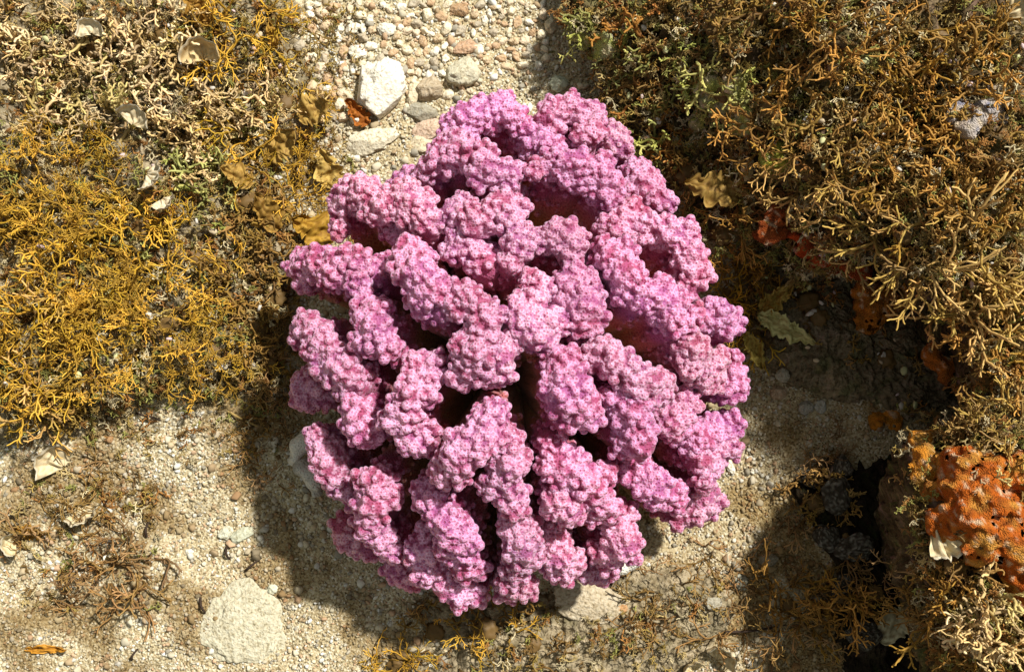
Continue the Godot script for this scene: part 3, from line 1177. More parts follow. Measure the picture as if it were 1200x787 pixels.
func build_stones() -> void:
	var white := Color(0.80, 0.78, 0.68)
	var cream := Color(0.66, 0.58, 0.42)
	var tan_ := Color(0.50, 0.36, 0.22)
	var grey := Color(0.36, 0.34, 0.27)
	put_stone(446, 106, 30, 36, 0.7, -20, Color(0.86, 0.83, 0.74), 1, 7, "large bright white angular stone in the gravel above the coral")
	put_stone(541, 86, 19, 17, 0.75, 10, Color(0.60, 0.57, 0.44), 2, 2, "round pale cream stone at the right end of the gravel")
	put_stone(503, 106, 16, 15, 0.8, 30, Color(0.45, 0.37, 0.26), 3, 4, "brown speckled cobble between the white stone and the round cream stone")
	put_stone(484, 110, 7, 17, 0.8, -10, cream, 4, 4, "narrow upright cream sliver leaning against the brown speckled cobble")
	put_stone(436, 166, 30, 14, 0.6, 15, Color(0.74, 0.69, 0.54), 5, 6, "pale pointed flat stone beside the rust-orange seaweed blade")
	put_stone(493, 132, 18, 12, 0.6, 0, grey, 6, 5, "dark grey mottled stone below the brown speckled cobble")
	put_stone(502, 152, 20, 12, 0.55, 20, Color(0.56, 0.42, 0.32), 7, 5, "pinkish tan stone close above the coral's upper left branches")
	put_stone(496, 170, 18, 10, 0.5, -10, cream, 8, 5, "cream slab touching the coral's upper left branches")
	put_stone(655, 100, 11, 10, 0.7, 0, Color(0.52, 0.56, 0.44), 9, 3, "greenish white pebble in the crack beside the upper right ledge", "pebble")
	put_stone(646, 31, 8, 9, 0.8, 0, cream, 10, 2, "round cream pebble at the edge of the upper right ledge", "pebble")
	put_stone(545, 57, 15, 9, 0.6, 15, Color(0.52, 0.34, 0.22), 11, 4, "oval rosy brown pebble above the round cream stone", "pebble")
	put_stone(539, 13, 12, 8, 0.7, 10, Color(0.42, 0.27, 0.15), 12, 3, "dark brown pebble near the top of the gravel", "pebble")
	put_stone(286, 736, 46, 48, 0.17, 25, Color(0.56, 0.53, 0.40), 13, 3, "large flat pitted yellowish stone sunk in the lower left sand", "stone", "", 0.25)
	put_stone(284, 627, 14, 8, 0.5, 20, Color(0.50, 0.52, 0.40), 14, 4, "flat greenish grey stone on the sand left of the coral's shadow")
	put_stone(265, 623, 9, 8, 0.5, 50, Color(0.60, 0.60, 0.48), 15, 4, "pale greenish chip beside the flat greenish grey stone", "pebble")
	put_stone(319, 690, 6, 6, 0.6, 0, Color(0.62, 0.64, 0.50), 16, 0, "round pale green pebble above the large flat pitted stone", "pebble")
	put_stone(690, 704, 40, 22, 0.3, -8, Color(0.50, 0.43, 0.31), 17, 4, "flat sandy slab just below the coral's lowest branches")
	put_stone(727, 709, 9, 12, 0.5, 0, Color(0.52, 0.30, 0.14), 18, 6, "tan triangular chip right of the flat sandy slab", "pebble")
	put_stone(836, 707, 10, 8, 0.5, 0, grey, 19, 1, "grey disc pebble in the shade at the lower right of the coral", "pebble")
	put_stone(855, 545, 5, 11, 0.7, 25, white, 20, 5, "white chip beside the coral's lowest right branch tip", "pebble")
	put_stone(944, 478, 9, 8, 0.7, 0, Color(0.34, 0.33, 0.29), 21, 1, "grey rounded pebble on the shaded sand, left of its twin", "pebble")
	put_stone(961, 476, 7, 8, 0.7, 0, Color(0.40, 0.40, 0.36), 22, 1, "grey rounded pebble on the shaded sand, right of its twin", "pebble")
	put_stone(912, 460, 11, 8, 0.6, 20, Color(0.42, 0.30, 0.20), 23, 3, "brown pebble on the sand below the serrated green blade", "pebble")
	put_stone(915, 440, 8, 8, 0.5, 20, Color(0.36, 0.33, 0.26), 24, 1, "round grey-brown pebble right below the serrated green blade", "pebble")
	put_stone(128, 598, 4, 4, 0.8, 0, white, 25, 1, "tiny white pebble on the sand by the pale fan weeds", "pebble")
	put_stone(222, 646, 5, 4, 0.8, 0, white, 26, 1, "tiny white pebble midway across the lower left sand", "pebble")
	put_stone(875, 200, 7, 12, 0.8, -10, Color(0.62, 0.48, 0.24), 27, 2, "yellowish shell-like stone on the ledge beside the brown blade", "stone", "", 0.15)
	put_stone(976, 83, 11, 8, 0.8, -10, Color(0.60, 0.40, 0.26), 28, 2, "pinkish pebble caught among the weeds on the upper right ledge", "pebble", "", 0.1)
	put_stone(900, 655, 12, 8, 0.5, 0, Color(0.25, 0.22, 0.16), 29, 3, "dull brown pebble in the dim sand beside the crevice", "pebble")
	put_stone(866, 682, 10, 9, 0.4, 0, Color(0.30, 0.30, 0.24), 30, 3, "flat dull grey pebble in the dim sand, left of the brown pebble", "pebble")
	put_stone(420, 62, 12, 9, 0.6, 0, white, 31, 4, "chalky white pebble at the upper left of the large white stone", "pebble")
	put_stone(452, 34, 11, 8, 0.6, 0, white, 32, 4, "chalky white pebble at the middle top of the gravel", "pebble")
	var dark := Color(0.04, 0.032, 0.022)  # near-black tone of the added stones, painting the shade of the crevice
	for q in [[952, 560, 14, 11, "first added shade-painted stone where the black crevice begins, nearest the coral"], [988, 548, 17, 12, "added shade-painted stone at the top end of the crevice"], [968, 628, 15, 18, "added shade-painted upright stone on the crevice's sand side"], [986, 690, 18, 14, "added shade-painted stone under the olive star-like seaweed"], [1010, 742, 22, 16, "broad added shade-painted stone near the bottom of the crevice"], [1030, 590, 20, 22, "added shade-painted stone in the middle of the crevice beside the orange-crusted rock"], [1052, 660, 16, 24, "long added shade-painted stone wedged under the orange-crusted rock"]]:
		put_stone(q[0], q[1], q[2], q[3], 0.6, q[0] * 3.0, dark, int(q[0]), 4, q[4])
	# the gravel itself
	var shapes := []
	var tones := [Color(0.82, 0.74, 0.56), Color(0.86, 0.82, 0.70), Color(0.64, 0.50, 0.33), Color(0.55, 0.38, 0.23), Color(0.74, 0.62, 0.46), Color(0.48, 0.42, 0.32)]
	for k in 18:
		shapes.append(stone(500 + k, 2, 0.12, 5 + k % 4, mats.stone, tones[k % 6], 0.2))
	var rng := rnd(91)
	var put := []
	var tones_used := []
	var made := []
	var edge := noise(55, 0.02, 2)
	for tries in 6000:
		if put.size() >= 250:
			break
		var px := rng.randf_range(300, 640)
		var py := rng.randf_range(2, 190)
		if py > 95 + (470 - px) * 0.5 + (px - 342) * 0.26 or px > 560 and py > 60 + rng.randf() * 20 or px < 372 and py > 118 or px < 345 + 34 * edge.get_noise_1d(py) + 0.12 * py:
			continue
		if px > 510 and rng.randf() < 0.5:
			continue
		var r := rng.randf_range(4.2, 8.2) * (0.8 if px > 540 else 1.0)
		var ok := true
		for q in put:
			if Vector2(px - q.x, py - q.y).length() < (r + q.z) * 0.86:
				ok = false
				break
		for q in [[446, 106, 30], [541, 86, 18], [503, 106, 15], [436, 166, 20], [493, 132, 14], [502, 152, 15], [545, 57, 11], [539, 13, 10], [420, 62, 10], [452, 34, 9]]:
			if Vector2(px - q[0], py - q[1]).length() < r * 0.8 + q[2]:
				ok = false
		if not ok:
			continue
		put.append(Vector3(px, py, r))
		var tone := rng.randi() % 6
		tones_used.append(tone)
		var p := lies_at(px, py)
		var sc := r * 0.00055
		var o := solo("pebble", shapes[tone + 6 * (rng.randi() % 3)], p + Vector3(0, sc * 0.25, 0), "small rounded beige pebble in the gravel patch above the pink coral", "pebble", "pebbles of the gravel patch")
		made.append(o)
		o.basis = Basis(Vector3.UP, rng.randf() * TAU) * Basis.from_scale(Vector3(sc * rng.randf_range(0.95, 1.35), sc * rng.randf_range(0.6, 0.85), sc * rng.randf_range(0.7, 0.95)))
	name_pebbles(made, put, tones_used)


func name_pebbles(made: Array, put: Array, tones: Array) -> void:      # what it looks like, what it lies by, and its rank among those alike
	var look := ["sandy yellow", "chalky cream", "tan", "rust-brown", "pinkish beige", "grey-brown"]
	var rank := ["leftmost", "second from left", "third from left", "fourth from left", "fifth from left", "sixth from left", "seventh from left", "eighth from left", "ninth from left", "tenth from left"]
	var sets := {}
	for k in made.size():
		var p: Vector3 = put[k]
		var where := "left of the large white stone"
		if p.x > 560:
			where = "right of the round cream stone" if p.y > 45 else "in the top right of the gravel"
		elif p.y < 24:
			where = "along the top edge, gravel's left half" if p.x < 450 else "along the top edge, gravel's right half"
		elif p.y < 68:
			where = "in the gravel's upper left" if p.x < 400 else ("above the large white stone" if p.x < 480 else "above the round cream stone")
		elif p.x > 474:
			where = "around the brown speckled cobble"
		elif p.y > 135:
			where = "around the pale pointed flat stone"
		var key := "%s rounded %s pebble %s" % ["larger" if p.z > 6.4 else "small", look[tones[k]], where]
		if not sets.has(key):
			sets[key] = []
		sets[key].append([p.x, made[k]])
	for key in sets:
		var row: Array = sets[key]
		row.sort_custom(func(a, b): return a[0] < b[0])
		for k in row.size():
			row[k][1].set_meta("label", key if row.size() == 1 else "%s, %s" % [key, rank[mini(k, 9)]])


func build_sponges() -> void:
	sponge([[1118, 548], [1135, 562], [1108, 566], [1150, 548], [1128, 585], [1150, 590], [1168, 575], [1142, 612], [1165, 610], [1185, 598], [1120, 612], [1160, 636], [1182, 630], [1200, 650], [1178, 656], [1196, 680], [1212, 668], [1215, 700], [1184, 552]], 0.0105, Color(0.44, 0.10, 0.010), Color(0.54, 0.25, 0.045), 201, "large mottled orange sponge crusting the lower right rock", 0.004, -1.0, 0.7, 0.007)
	sponge([[1090, 530], [1104, 545], [1082, 552], [1100, 570]], 0.008, Color(0.58, 0.22, 0.02), Color(0.42, 0.22, 0.05), 202, "tawny orange sponge knob on the crown of the lower right rock's left edge", 0.0)
	sponge([[838, 118], [856, 128], [846, 140], [862, 112], [830, 132], [820, 118], [870, 140], [852, 100]], 0.0075, Color(0.42, 0.42, 0.10), Color(0.56, 0.48, 0.32), 210, "yellow-green crust with pale lumps in the middle of the upper right ledge", 0.002)
	sponge([[692, 52], [706, 44], [716, 58], [700, 66], [728, 44], [684, 40]], 0.0065, Color(0.42, 0.44, 0.12), Color(0.50, 0.46, 0.28), 211, "yellow-green crust at the ledge's corner above the dark crack", 0.001)
	sponge([[905, 182], [918, 190], [900, 196]], 0.005, Color(0.50, 0.46, 0.06), Color(0.30, 0.32, 0.06), 212, "small bright yellow crust left of the ledge's dark notch", 0.002)
	sponge([[1150, 132], [1166, 122], [1140, 142], [1128, 128], [1176, 136]], 0.0075, Color(0.50, 0.44, 0.40), Color(0.36, 0.28, 0.22), 213, "pale lilac-grey crust on the right half of the ledge", 0.002)
	sponge([[1092, 496], [1100, 484]], 0.006, Color(0.66, 0.24, 0.02), Color(0.5, 0.2, 0.02), 203, "small orange sponge in the gap between the two right-hand rocks", 0.0)
	sponge([[964, 276], [948, 286], [980, 266]], 0.008, Color(0.55, 0.08, 0.015), Color(0.36, 0.06, 0.01), 204, "red sponge cushion under the weeds of the ledge's shaded face", 0.0, 0.066)
	sponge([[985, 302], [1000, 308], [970, 300]], 0.008, Color(0.42, 0.07, 0.012), Color(0.25, 0.05, 0.01), 205, "dark red sponge patch below the red sponge cushion", 0.0, 0.055)
	sponge([[1034, 352], [1022, 345], [1044, 348]], 0.010, Color(0.36, 0.12, 0.012), Color(0.22, 0.08, 0.01), 206, "rounded brown-orange sponge at the foot of the ledge", 0.0, 0.045)
	sponge([[1066, 348], [1066, 338]], 0.005, Color(0.5, 0.22, 0.02), Color(0.36, 0.12, 0.01), 207, "small orange cup sponge right of the rounded brown-orange sponge", 0.0, 0.05)
	sponge([[905, 262], [912, 248], [900, 275]], 0.007, Color(0.28, 0.06, 0.012), Color(0.2, 0.05, 0.01), 208, "dull red sponge in the dark notch of the ledge right of the coral", 0.0, 0.07)
	sponge([[1100, 420], [1112, 436]], 0.007, Color(0.40, 0.12, 0.012), Color(0.3, 0.10, 0.02), 209, "rusty sponge on the ledge's shaded corner above the orange rock", 0.0, 0.06)


func build_weeds() -> void:
	var list := [
		# the golden tufts on the left
		[50, 205, "fuzz", 50, 26, 1.0, "fuzzy golden seaweed at the left edge, topmost of the golden tufts"],
		[115, 225, "fuzz", 45, 24, 1.0, "fuzzy golden seaweed right of the topmost golden tuft"],
		[30, 285, "gold", 45, 24, 1.0, "golden forked seaweed on the left edge below the fuzzy tufts"],
		[100, 290, "gold", 45, 24, 1.0, "dense golden forked seaweed in the middle of the left rock"],
		[165, 270, "gold", 35, 18, 0.95, "golden forked seaweed beside the pale rubble of the left rock"],
		[30, 355, "gold", 40, 20, 1.0, "golden seaweed on the left edge above a dark hollow"],
		[88, 350, "gold", 40, 18, 0.95, "sparse golden seaweed around the dark hollow of the left rock"],
		[150, 345, "fuzz", 42, 22, 1.0, "fuzzy golden seaweed right of the dark hollow"],
		[195, 378, "fuzz", 45, 26, 1.05, "bright fuzzy amber seaweed cushion at the rock's lower middle"],
		[225, 300, "gold", 32, 14, 0.85, "thin golden seaweed by the brown hollow of the left rock"],
		[265, 350, "brown", 35, 18, 1.0, "brownish seaweed between the amber cushion and the coral"],
		[125, 405, "fuzz", 45, 24, 1.0, "fuzzy ochre seaweed left of the amber cushion"],
		[55, 415, "gold", 45, 22, 1.0, "shaded golden seaweed near the rock's lower left"],
		[15, 455, "gold", 35, 18, 1.0, "dark golden seaweed in the corner of the left rock above the sand"],
		[75, 462, "brown", 35, 18, 1.1, "brown seaweed hanging over the sand at the rock's lower edge"],
		[250, 412, "fuzz", 35, 18, 0.9, "thin ochre seaweed fringe at the rock's lower right edge"],
		[52, 470, "pale", 25, 9, 1.1, "pale spread-out seaweed sprig above the pale fan weed on the sand"],
		[70, 330, "pale", 22, 8, 1.0, "light yellow seaweed sprig over the dark hollow of the left rock"],
		# the bleached strands at the upper left
		[40, 45, "tan", 45, 22, 1.0, "pale tan seaweed in the upper left corner"],
		[115, 60, "tan", 45, 24, 1.0, "pale tan seaweed around the upper round fan weed"],
		[190, 40, "tan", 45, 24, 1.0, "pale tan seaweed at the top of the left rock"],
		[60, 115, "tan", 45, 22, 1.0, "pale tan seaweed over the dark cracks of the left rock"],
		[140, 120, "tan", 45, 24, 1.0, "sunlit tan seaweed in the middle of the rubble slope"],
		[215, 110, "tan", 45, 22, 1.0, "sunlit tan seaweed beside the curled fan weed"],
		[262, 55, "gold", 40, 20, 0.9, "golden brown seaweed at the top beside the gravel"],
		[285, 110, "tan", 35, 18, 0.9, "tan seaweed between the curled fan weed and the gravel"],
		[220, 165, "tan", 42, 20, 0.9, "tan seaweed above the pale rubble of the left rock"],
		[275, 175, "gold", 40, 20, 0.85, "yellowish seaweed left of the broad tan blades"],
		[235, 228, "green", 35, 16, 1.2, "greenish seaweed right of the pale rubble"],
		[290, 235, "brown", 38, 20, 1.1, "olive brown seaweed left of the coral's upper left branch"],
		[305, 300, "brown", 30, 18, 1.0, "dark brown seaweed in the shade close to the coral's left side"],
		[300, 385, "brown", 25, 14, 0.9, "dark seaweed under the coral's left branches"],
		[318, 262, "brown", 28, 16, 0.9, "olive brown seaweed hugging the coral's upper left side"],
		[326, 350, "brown", 20, 14, 0.8, "dark seaweed between the coral's two left branches and the rock"],
		[316, 425, "brown", 24, 14, 0.8, "dim brown seaweed beneath the coral's left flank"],
		[306, 498, "brown", 26, 14, 0.8, "brown seaweed at the corner of the coral's shadow"],
		[350, 210, "gold", 30, 14, 0.8, "golden seaweed among the tan blades above the coral's left arm"],
		[330, 120, "tan", 30, 14, 0.8, "light tan seaweed at the edge of the gravel"],
		[318, 30, "gold", 22, 12, 0.8, "amber seaweed at the top edge bordering the gravel"],
		[368, 118, "gold", 18, 8, 0.6, "thin amber seaweed strands creeping onto the gravel"],
		[372, 195, "fuzz", 30, 14, 0.6, "fine ochre seaweed fluff over the tan blades above the coral"],
		[340, 160, "fuzz", 28, 14, 0.6, "fine ochre seaweed fluff left of the rust-orange blade"],
		[400, 262, "fuzz", 20, 10, 0.55, "fine ochre seaweed fluff at the root of the coral's upper left branch"],
		[318, 450, "dry", 25, 10, 0.9, "dark brown seaweed in the coral's shadow on the left"],
		[325, 535, "dry", 22, 10, 0.9, "brown wispy seaweed beside the bleached branch end"],
		# the ledge at the upper right
		[705, 55, "green", 38, 14, 1.1, "yellow-green seaweed at the ledge's upper left corner"],
		[755, 25, "rust", 38, 14, 1.1, "orange-brown seaweed at the top of the ledge near the gravel"],
		[745, 95, "brown", 35, 14, 1.0, "brown seaweed below the dark hole of the ledge"],
		[800, 70, "green", 38, 14, 1.1, "greenish seaweed right of the dark hole of the ledge"],
		[770, 140, "rust", 38, 16, 1.0, "rusty seaweed above the coral's upper right branches"],
		[790, 175, "green", 28, 8, 1.2, "blue-green seaweed sprigs close to the coral's upper right"],
		[838, 30, "brown", 42, 16, 1.1, "brown seaweed in the middle of the ledge's top edge"],
		[850, 110, "green", 36, 14, 1.1, "bright yellow-green seaweed over the pale crust of the ledge"],
		[905, 60, "brown", 42, 16, 1.1, "brown seaweed left of the pinkish pebble"],
		[905, 130, "antler", 40, 16, 1.0, "yellow-brown seaweed above the dark notch of the ledge"],
		[965, 40, "antler", 42, 16, 1.0, "yellow-brown seaweed above the pinkish pebble"],
		[970, 130, "brown", 42, 16, 1.1, "brown seaweed under the pinkish pebble"],
		[1030, 70, "antler", 45, 17, 1.0, "tawny seaweed right of the pinkish pebble"],
		[1035, 145, "antler", 42, 16, 1.0, "tawny seaweed in the middle of the ledge"],
		[1100, 45, "brown", 45, 17, 1.1, "brown seaweed at the top of the ledge left of the grey fan weed"],
		[1110, 125, "antler", 45, 17, 1.0, "tawny seaweed with light tips on the right half of the ledge"],
		[1170, 80, "antler", 42, 16, 1.0, "tawny seaweed at the right edge below the grey fan weed"],
		[1175, 160, "brown", 42, 16, 1.1, "brown seaweed at the right edge of the ledge"],
		[950, 200, "pale", 38, 20, 0.95, "pale antler-like seaweed hanging over the ledge's dark notch"],
		[1012, 215, "pale", 38, 20, 0.95, "pale antler-like seaweed above the red sponge cushion"],
		[1080, 210, "antler", 42, 16, 1.0, "tawny seaweed right of the pale antler-like pair"],
		[1150, 230, "antler", 42, 16, 1.0, "tawny seaweed above the long pale strands on the right"],
		[1062, 275, "pale", 42, 22, 1.05, "long pale yellow seaweed over the ledge's shaded edge"],
		[1125, 290, "pale", 42, 22, 1.05, "long pale yellow seaweed near the right edge of the ledge"],
		[1180, 300, "antler", 40, 14, 1.0, "tawny seaweed at the right edge beside the long pale strands"],
		[1150, 365, "pale", 40, 20, 1.15, "wiry yellow seaweed drooping off the ledge's right corner"],
		[1190, 400, "antler", 35, 13, 1.0, "tawny seaweed at the right edge under the wiry yellow strands"],
		[1165, 440, "rust", 30, 10, 1.0, "rusty seaweed in the gap between the two right-hand rocks"],
		[848, 272, "antler", 32, 14, 0.8, "dense small tan seaweed right beside the coral's upper right tips"],
		[872, 310, "antler", 30, 14, 0.75, "curly tan seaweed above the serrated green blade"],
		[858, 348, "gold", 26, 18, 0.8, "golden olive seaweed between the coral and the serrated green blade"],
		[808, 205, "brown", 26, 9, 0.9, "dark brown seaweed behind the broad brown blade"],
		[880, 225, "rust", 26, 9, 0.9, "dark rusty seaweed right of the broad brown blade"],
		[876, 385, "gold", 20, 14, 0.8, "short golden seaweed at the root of the serrated green blade"],
		# the lower right rock and the crevice
		[1180, 510, "pale", 34, 20, 0.9, "cream seaweed on top of the lower right rock at the picture's edge"],
		[1140, 510, "brown", 28, 16, 0.9, "brown seaweed above the orange sponge"],
		[1120, 660, "brown", 28, 14, 0.8, "dark brown seaweed below the orange sponge"],
		[1165, 715, "tan", 36, 22, 1.0, "cream curled seaweed below the orange sponge at the right edge"],
		[1130, 740, "antler", 36, 20, 1.0, "yellowish seaweed behind the pale triangular blade"],
		[1180, 765, "tan", 30, 18, 1.0, "cream seaweed in the lower right corner"],
		[920, 640, "dry", 26, 12, 1.0, "pinkish brown seaweed sprig on the sand left of the crevice"],
		[925, 710, "antler", 36, 18, 0.95, "olive seaweed on the dim sand in the lower right"],
		[985, 695, "antler", 36, 18, 1.0, "olive star-like seaweed beside the dark crevice"],
		[950, 765, "dry", 40, 18, 1.0, "dark trailing seaweed at the bottom edge left of the crevice"],
		[958, 590, "brown", 28, 14, 0.8, "dark brown seaweed at the sand side of the black crevice"],
		[1005, 562, "brown", 26, 14, 0.8, "dark brown seaweed at the top of the black crevice"],
		[1040, 645, "dry", 30, 12, 0.8, "dim wispy seaweed deep in the black crevice"],
		[1078, 720, "brown", 26, 14, 0.8, "dark brown seaweed where the crevice meets the orange-crusted rock"],
		[880, 730, "dry", 36, 14, 1.0, "thin brown seaweed straggling over the dim lower right sand"],
		[850, 640, "dry", 24, 9, 0.8, "faint brown seaweed wisps on the sand right of the rubble mound"],
		[960, 372, "brown", 40, 7, 0.6, "dull brown seaweed on the shaded silt, left part"],
		[1040, 420, "brown", 45, 7, 0.6, "dull brown seaweed on the shaded silt, right part"],
		[905, 345, "brown", 26, 14, 0.8, "brown seaweed bordering the silt beside the serrated blades"],
		[985, 340, "rust", 30, 14, 0.6, "rusty seaweed fringe below the dark red sponge patch"],
		[1160, 560, "tan", 22, 10, 0.7, "cream seaweed tuft growing through the orange sponge"],
		[1190, 600, "brown", 22, 10, 0.8, "brown seaweed at the right edge inside the orange sponge"],
		[1020, 530, "dry", 22, 10, 0.8, "brown seaweed in the crevice beside the tawny sponge knob"],
		# on the sand
		[70, 650, "dry", 50, 22, 1.25, "brown straggling seaweed lying on the lower left sand"],
		[130, 665, "dry", 45, 20, 1.25, "darker straggling seaweed on the sand, right of its neighbour"],
		[130, 565, "dry", 32, 12, 1.0, "thin brown seaweed film on the sand right of the pale fan weed"],
		[510, 740, "brown", 32, 10, 0.75, "brown turf-like seaweed at the left end of the rubble mound"],
		[570, 738, "gold", 36, 11, 0.7, "golden turf-like seaweed in the middle of the rubble mound"],
		[625, 755, "brown", 36, 9, 0.7, "brown turf-like seaweed at the bottom edge of the rubble mound"],
		[770, 700, "dry", 40, 18, 0.9, "reddish brown wispy seaweed right of the flat sandy slab"],
		[470, 775, "gold", 26, 12, 0.8, "golden seaweed sprig at the bottom edge under the coral"],
	]
	for q in list:
		tuft(q[0], q[1], q[2], q[3], q[4], q[5], q[6], 1.0 if q[2] == "dry" else 0.0)
	# short turf between the tufts
	var rng := rnd(303)
	var zones := [[0, 0, 330, 470, 2600, "turf"], [660, 0, 1200, 480, 5200, "turf"], [1040, 480, 1200, 787, 1300, "turf"], [440, 690, 850, 787, 240, "turf"], [0, 440, 330, 545, 500, "film"], [300, 10, 420, 290, 260, "film"], [20, 560, 190, 720, 260, "film"]]
	var tones := [Color(0.42, 0.30, 0.08), Color(0.50, 0.38, 0.16), Color(0.26, 0.17, 0.05), Color(0.34, 0.33, 0.09), Color(0.66, 0.56, 0.34), Color(0.38, 0.18, 0.05), Color(0.22, 0.13, 0.04)]
	for v in 3:
		var places := []
		var cols := PackedColorArray()
		for z in zones:
			for k in int(z[4] / 3):
				var p := lies_at(rng.randf_range(z[0], z[2]), rng.randf_range(z[1], z[3]))
				var q := seen_at(p)
				if p.y < ground(p.x, p.z) + 0.006 and (z[5] == "turf" or rng.randf() < absf(q.y - z[1]) / (z[3] - z[1]) - 0.1) or q.x > 900 and q.x < 1110 and q.y > 325 and q.y < 480 or q.x > 935 and q.x < 1075 and q.y > 535 or q.x > 1095 and q.y > 525 and q.y < 690:
					continue
				var axis := (slope(p.x, p.z) + Vector3(rng.randfn(), 0, rng.randfn()) * 0.5).normalized()
				var b := Basis(Quaternion(Vector3.UP, axis)) * Basis(Vector3.UP, rng.randf() * TAU)
				places.append(Transform3D(b.scaled(Vector3.ONE * rng.randf_range(0.5, 1.15)), p - Vector3(0, 0.001, 0)))
				cols.append(tones[rng.randi() % 7] * rng.randf_range(0.7, 1.25))
		scatter("algal_turf" if v == 0 else "algal_turf_%03d" % v, kinds.turf[v], places, cols)


func build_blades() -> void:
	var tan_ := Color(0.40, 0.25, 0.06)
	var data := [
		# px, py of the root, length, width in mm, turn, tilt, raise, colour, teeth, label
		[432, 148, 20, 13, 40, 10, 0.006, Color(0.36, 0.12, 0.02), 0.0, "rust-orange seaweed blade lying beside the large white stone"],
		[352, 140, 26, 20, -70, 12, 0.008, Color(0.46, 0.30, 0.08), 0.0, "broad tan seaweed blade at the gravel's left edge"],
		[325, 62, 18, 8, 10, 20, 0.010, Color(0.46, 0.27, 0.05), 0.0, "upright golden seaweed blade at the upper left of the gravel"],
		[318, 190, 28, 20, -50, 14, 0.010, Color(0.42, 0.27, 0.07), 0.0, "creased tan seaweed blade above the coral's upper left branch"],
		[300, 215, 22, 15, 80, 14, 0.010, Color(0.38, 0.24, 0.06), 0.0, "brown seaweed blade below the creased tan blade"],
		[395, 222, 26, 20, 20, 8, 0.006, Color(0.50, 0.35, 0.10), 0.0, "yellowish seaweed blade touching the coral's upper left branch"],
		[395, 282, 30, 22, 60, 12, 0.012, Color(0.38, 0.22, 0.03), 0.0, "broad golden brown seaweed blade under the coral's left branches"],
		[345, 245, 30, 20, 120, 12, 0.010, Color(0.40, 0.25, 0.05), 0.0, "amber seaweed blade left of the coral's upper left branch"],
		[330, 270, 26, 18, 40, 12, 0.010, Color(0.30, 0.18, 0.04), 0.0, "dark amber seaweed blade at the coral's left shoulder"],
		[250, 30, 22, 15, 50, 20, 0.012, Color(0.36, 0.20, 0.04), 0.0, "golden brown seaweed blade at the top of the left rock"],
		[880, 372, 38, 15, -116, -8, 0.034, Color(0.56, 0.54, 0.24), 0.16, "pale green serrated seaweed blade pointing onto the sand"],
		[884, 366, 24, 14, -60, 10, 0.026, Color(0.36, 0.26, 0.06), 0.12, "olive serrated seaweed blade behind the pale green one"],
		[868, 392, 24, 12, -150, 10, 0.024, Color(0.42, 0.33, 0.08), 0.12, "yellow-olive serrated seaweed blade next to the coral's right tip"],
		[870, 235, 36, 24, 70, 8, 0.016, Color(0.27, 0.17, 0.045), 0.08, "broad brown seaweed blade on the ledge beside the coral"],
		[30, 760, 26, 6, -85, 2, 0.002, Color(0.50, 0.24, 0.03), 0.0, "orange strip of seaweed lying on the sand in the lower left corner"],
		[50, 627, 16, 10, 80, 6, 0.003, Color(0.36, 0.19, 0.03), 0.0, "small amber seaweed blade on the sand at the left edge"],
		[1085, 782, 40, 22, -48, 10, 0.004, Color(0.50, 0.46, 0.30), 0.03, "pale triangular seaweed blade at the bottom right"],
	]
	for k in data.size():
		var d: Array = data[k]
		put_leaf("leafy_seaweed", leaf(700 + k, d[2] * 0.00105, d[3] * 0.00095, d[7] * 0.95, d[8], 0.25), d[0], d[1], d[4], d[5] + (18.0 if d[1] < 320 and d[0] < 420 and d[0] != 432 else 0.0), d[6] * 0.6, d[9], "seaweed")
	var fans := [
		[78, 548, 20, 2.6, 40, 0.20, Color(0.60, 0.54, 0.40), "translucent grey fan weed curled on the sand at the left"],
		[98, 590, 17, 2.0, 200, 0.25, Color(0.56, 0.50, 0.36), "smaller grey fan weed below the translucent grey fan weed"],
		[118, 50, 11, 3.6, 0, 0.2, Color(0.62, 0.58, 0.46), "round pale fan weed near the top of the left rock"],
		[246, 80, 15, 3.4, 10, 0.5, Color(0.60, 0.46, 0.24), "curled tan fan weed on the upper part of the left rock"],
		[165, 155, 15, 2.6, -30, 0.2, Color(0.62, 0.56, 0.42), "ragged pale fan weed above the pale rubble"],
		[180, 210, 14, 2.4, -120, 0.2, Color(0.66, 0.62, 0.52), "whitish fan weed in the pale rubble"],
		[198, 238, 11, 2.6, -150, 0.2, Color(0.66, 0.60, 0.50), "small lilac-white fan weed below the whitish one"],
		[838, 772, 14, 2.8, -40, 0.6, Color(0.60, 0.53, 0.36), "funnel-shaped cream fan weed at the bottom edge"],
		[812, 785, 10, 2.8, 30, 0.6, Color(0.56, 0.48, 0.30), "small funnel-shaped fan weed left of the larger cream one"],
		[1165, 30, 20, 2.2, -60, 0.2, Color(0.60, 0.52, 0.36), "grey fan weed in the upper right corner of the ledge"],
		[22, 636, 9, 3.4, 90, 0.6, Color(0.62, 0.58, 0.40), "curled cream fan weed on the sand at the left edge"],
		[1086, 608, 26, 1.3, 205, 0.1, Color(0.56, 0.52, 0.38), "pale pointed flap with a white tip on the lower right rock"],
	]
	for k in fans.size():
		var d: Array = fans[k]
		put_leaf("fan_weed", fan(800 + k, d[2] * 0.001, d[3], (d[6] as Color).lerp(Color(0.62, 0.50, 0.28), 0.45), d[5]), d[0], d[1], d[4], 6, 0.004 if d[1] > 480 and d[0] < 900 else 0.014, d[7], "seaweed")


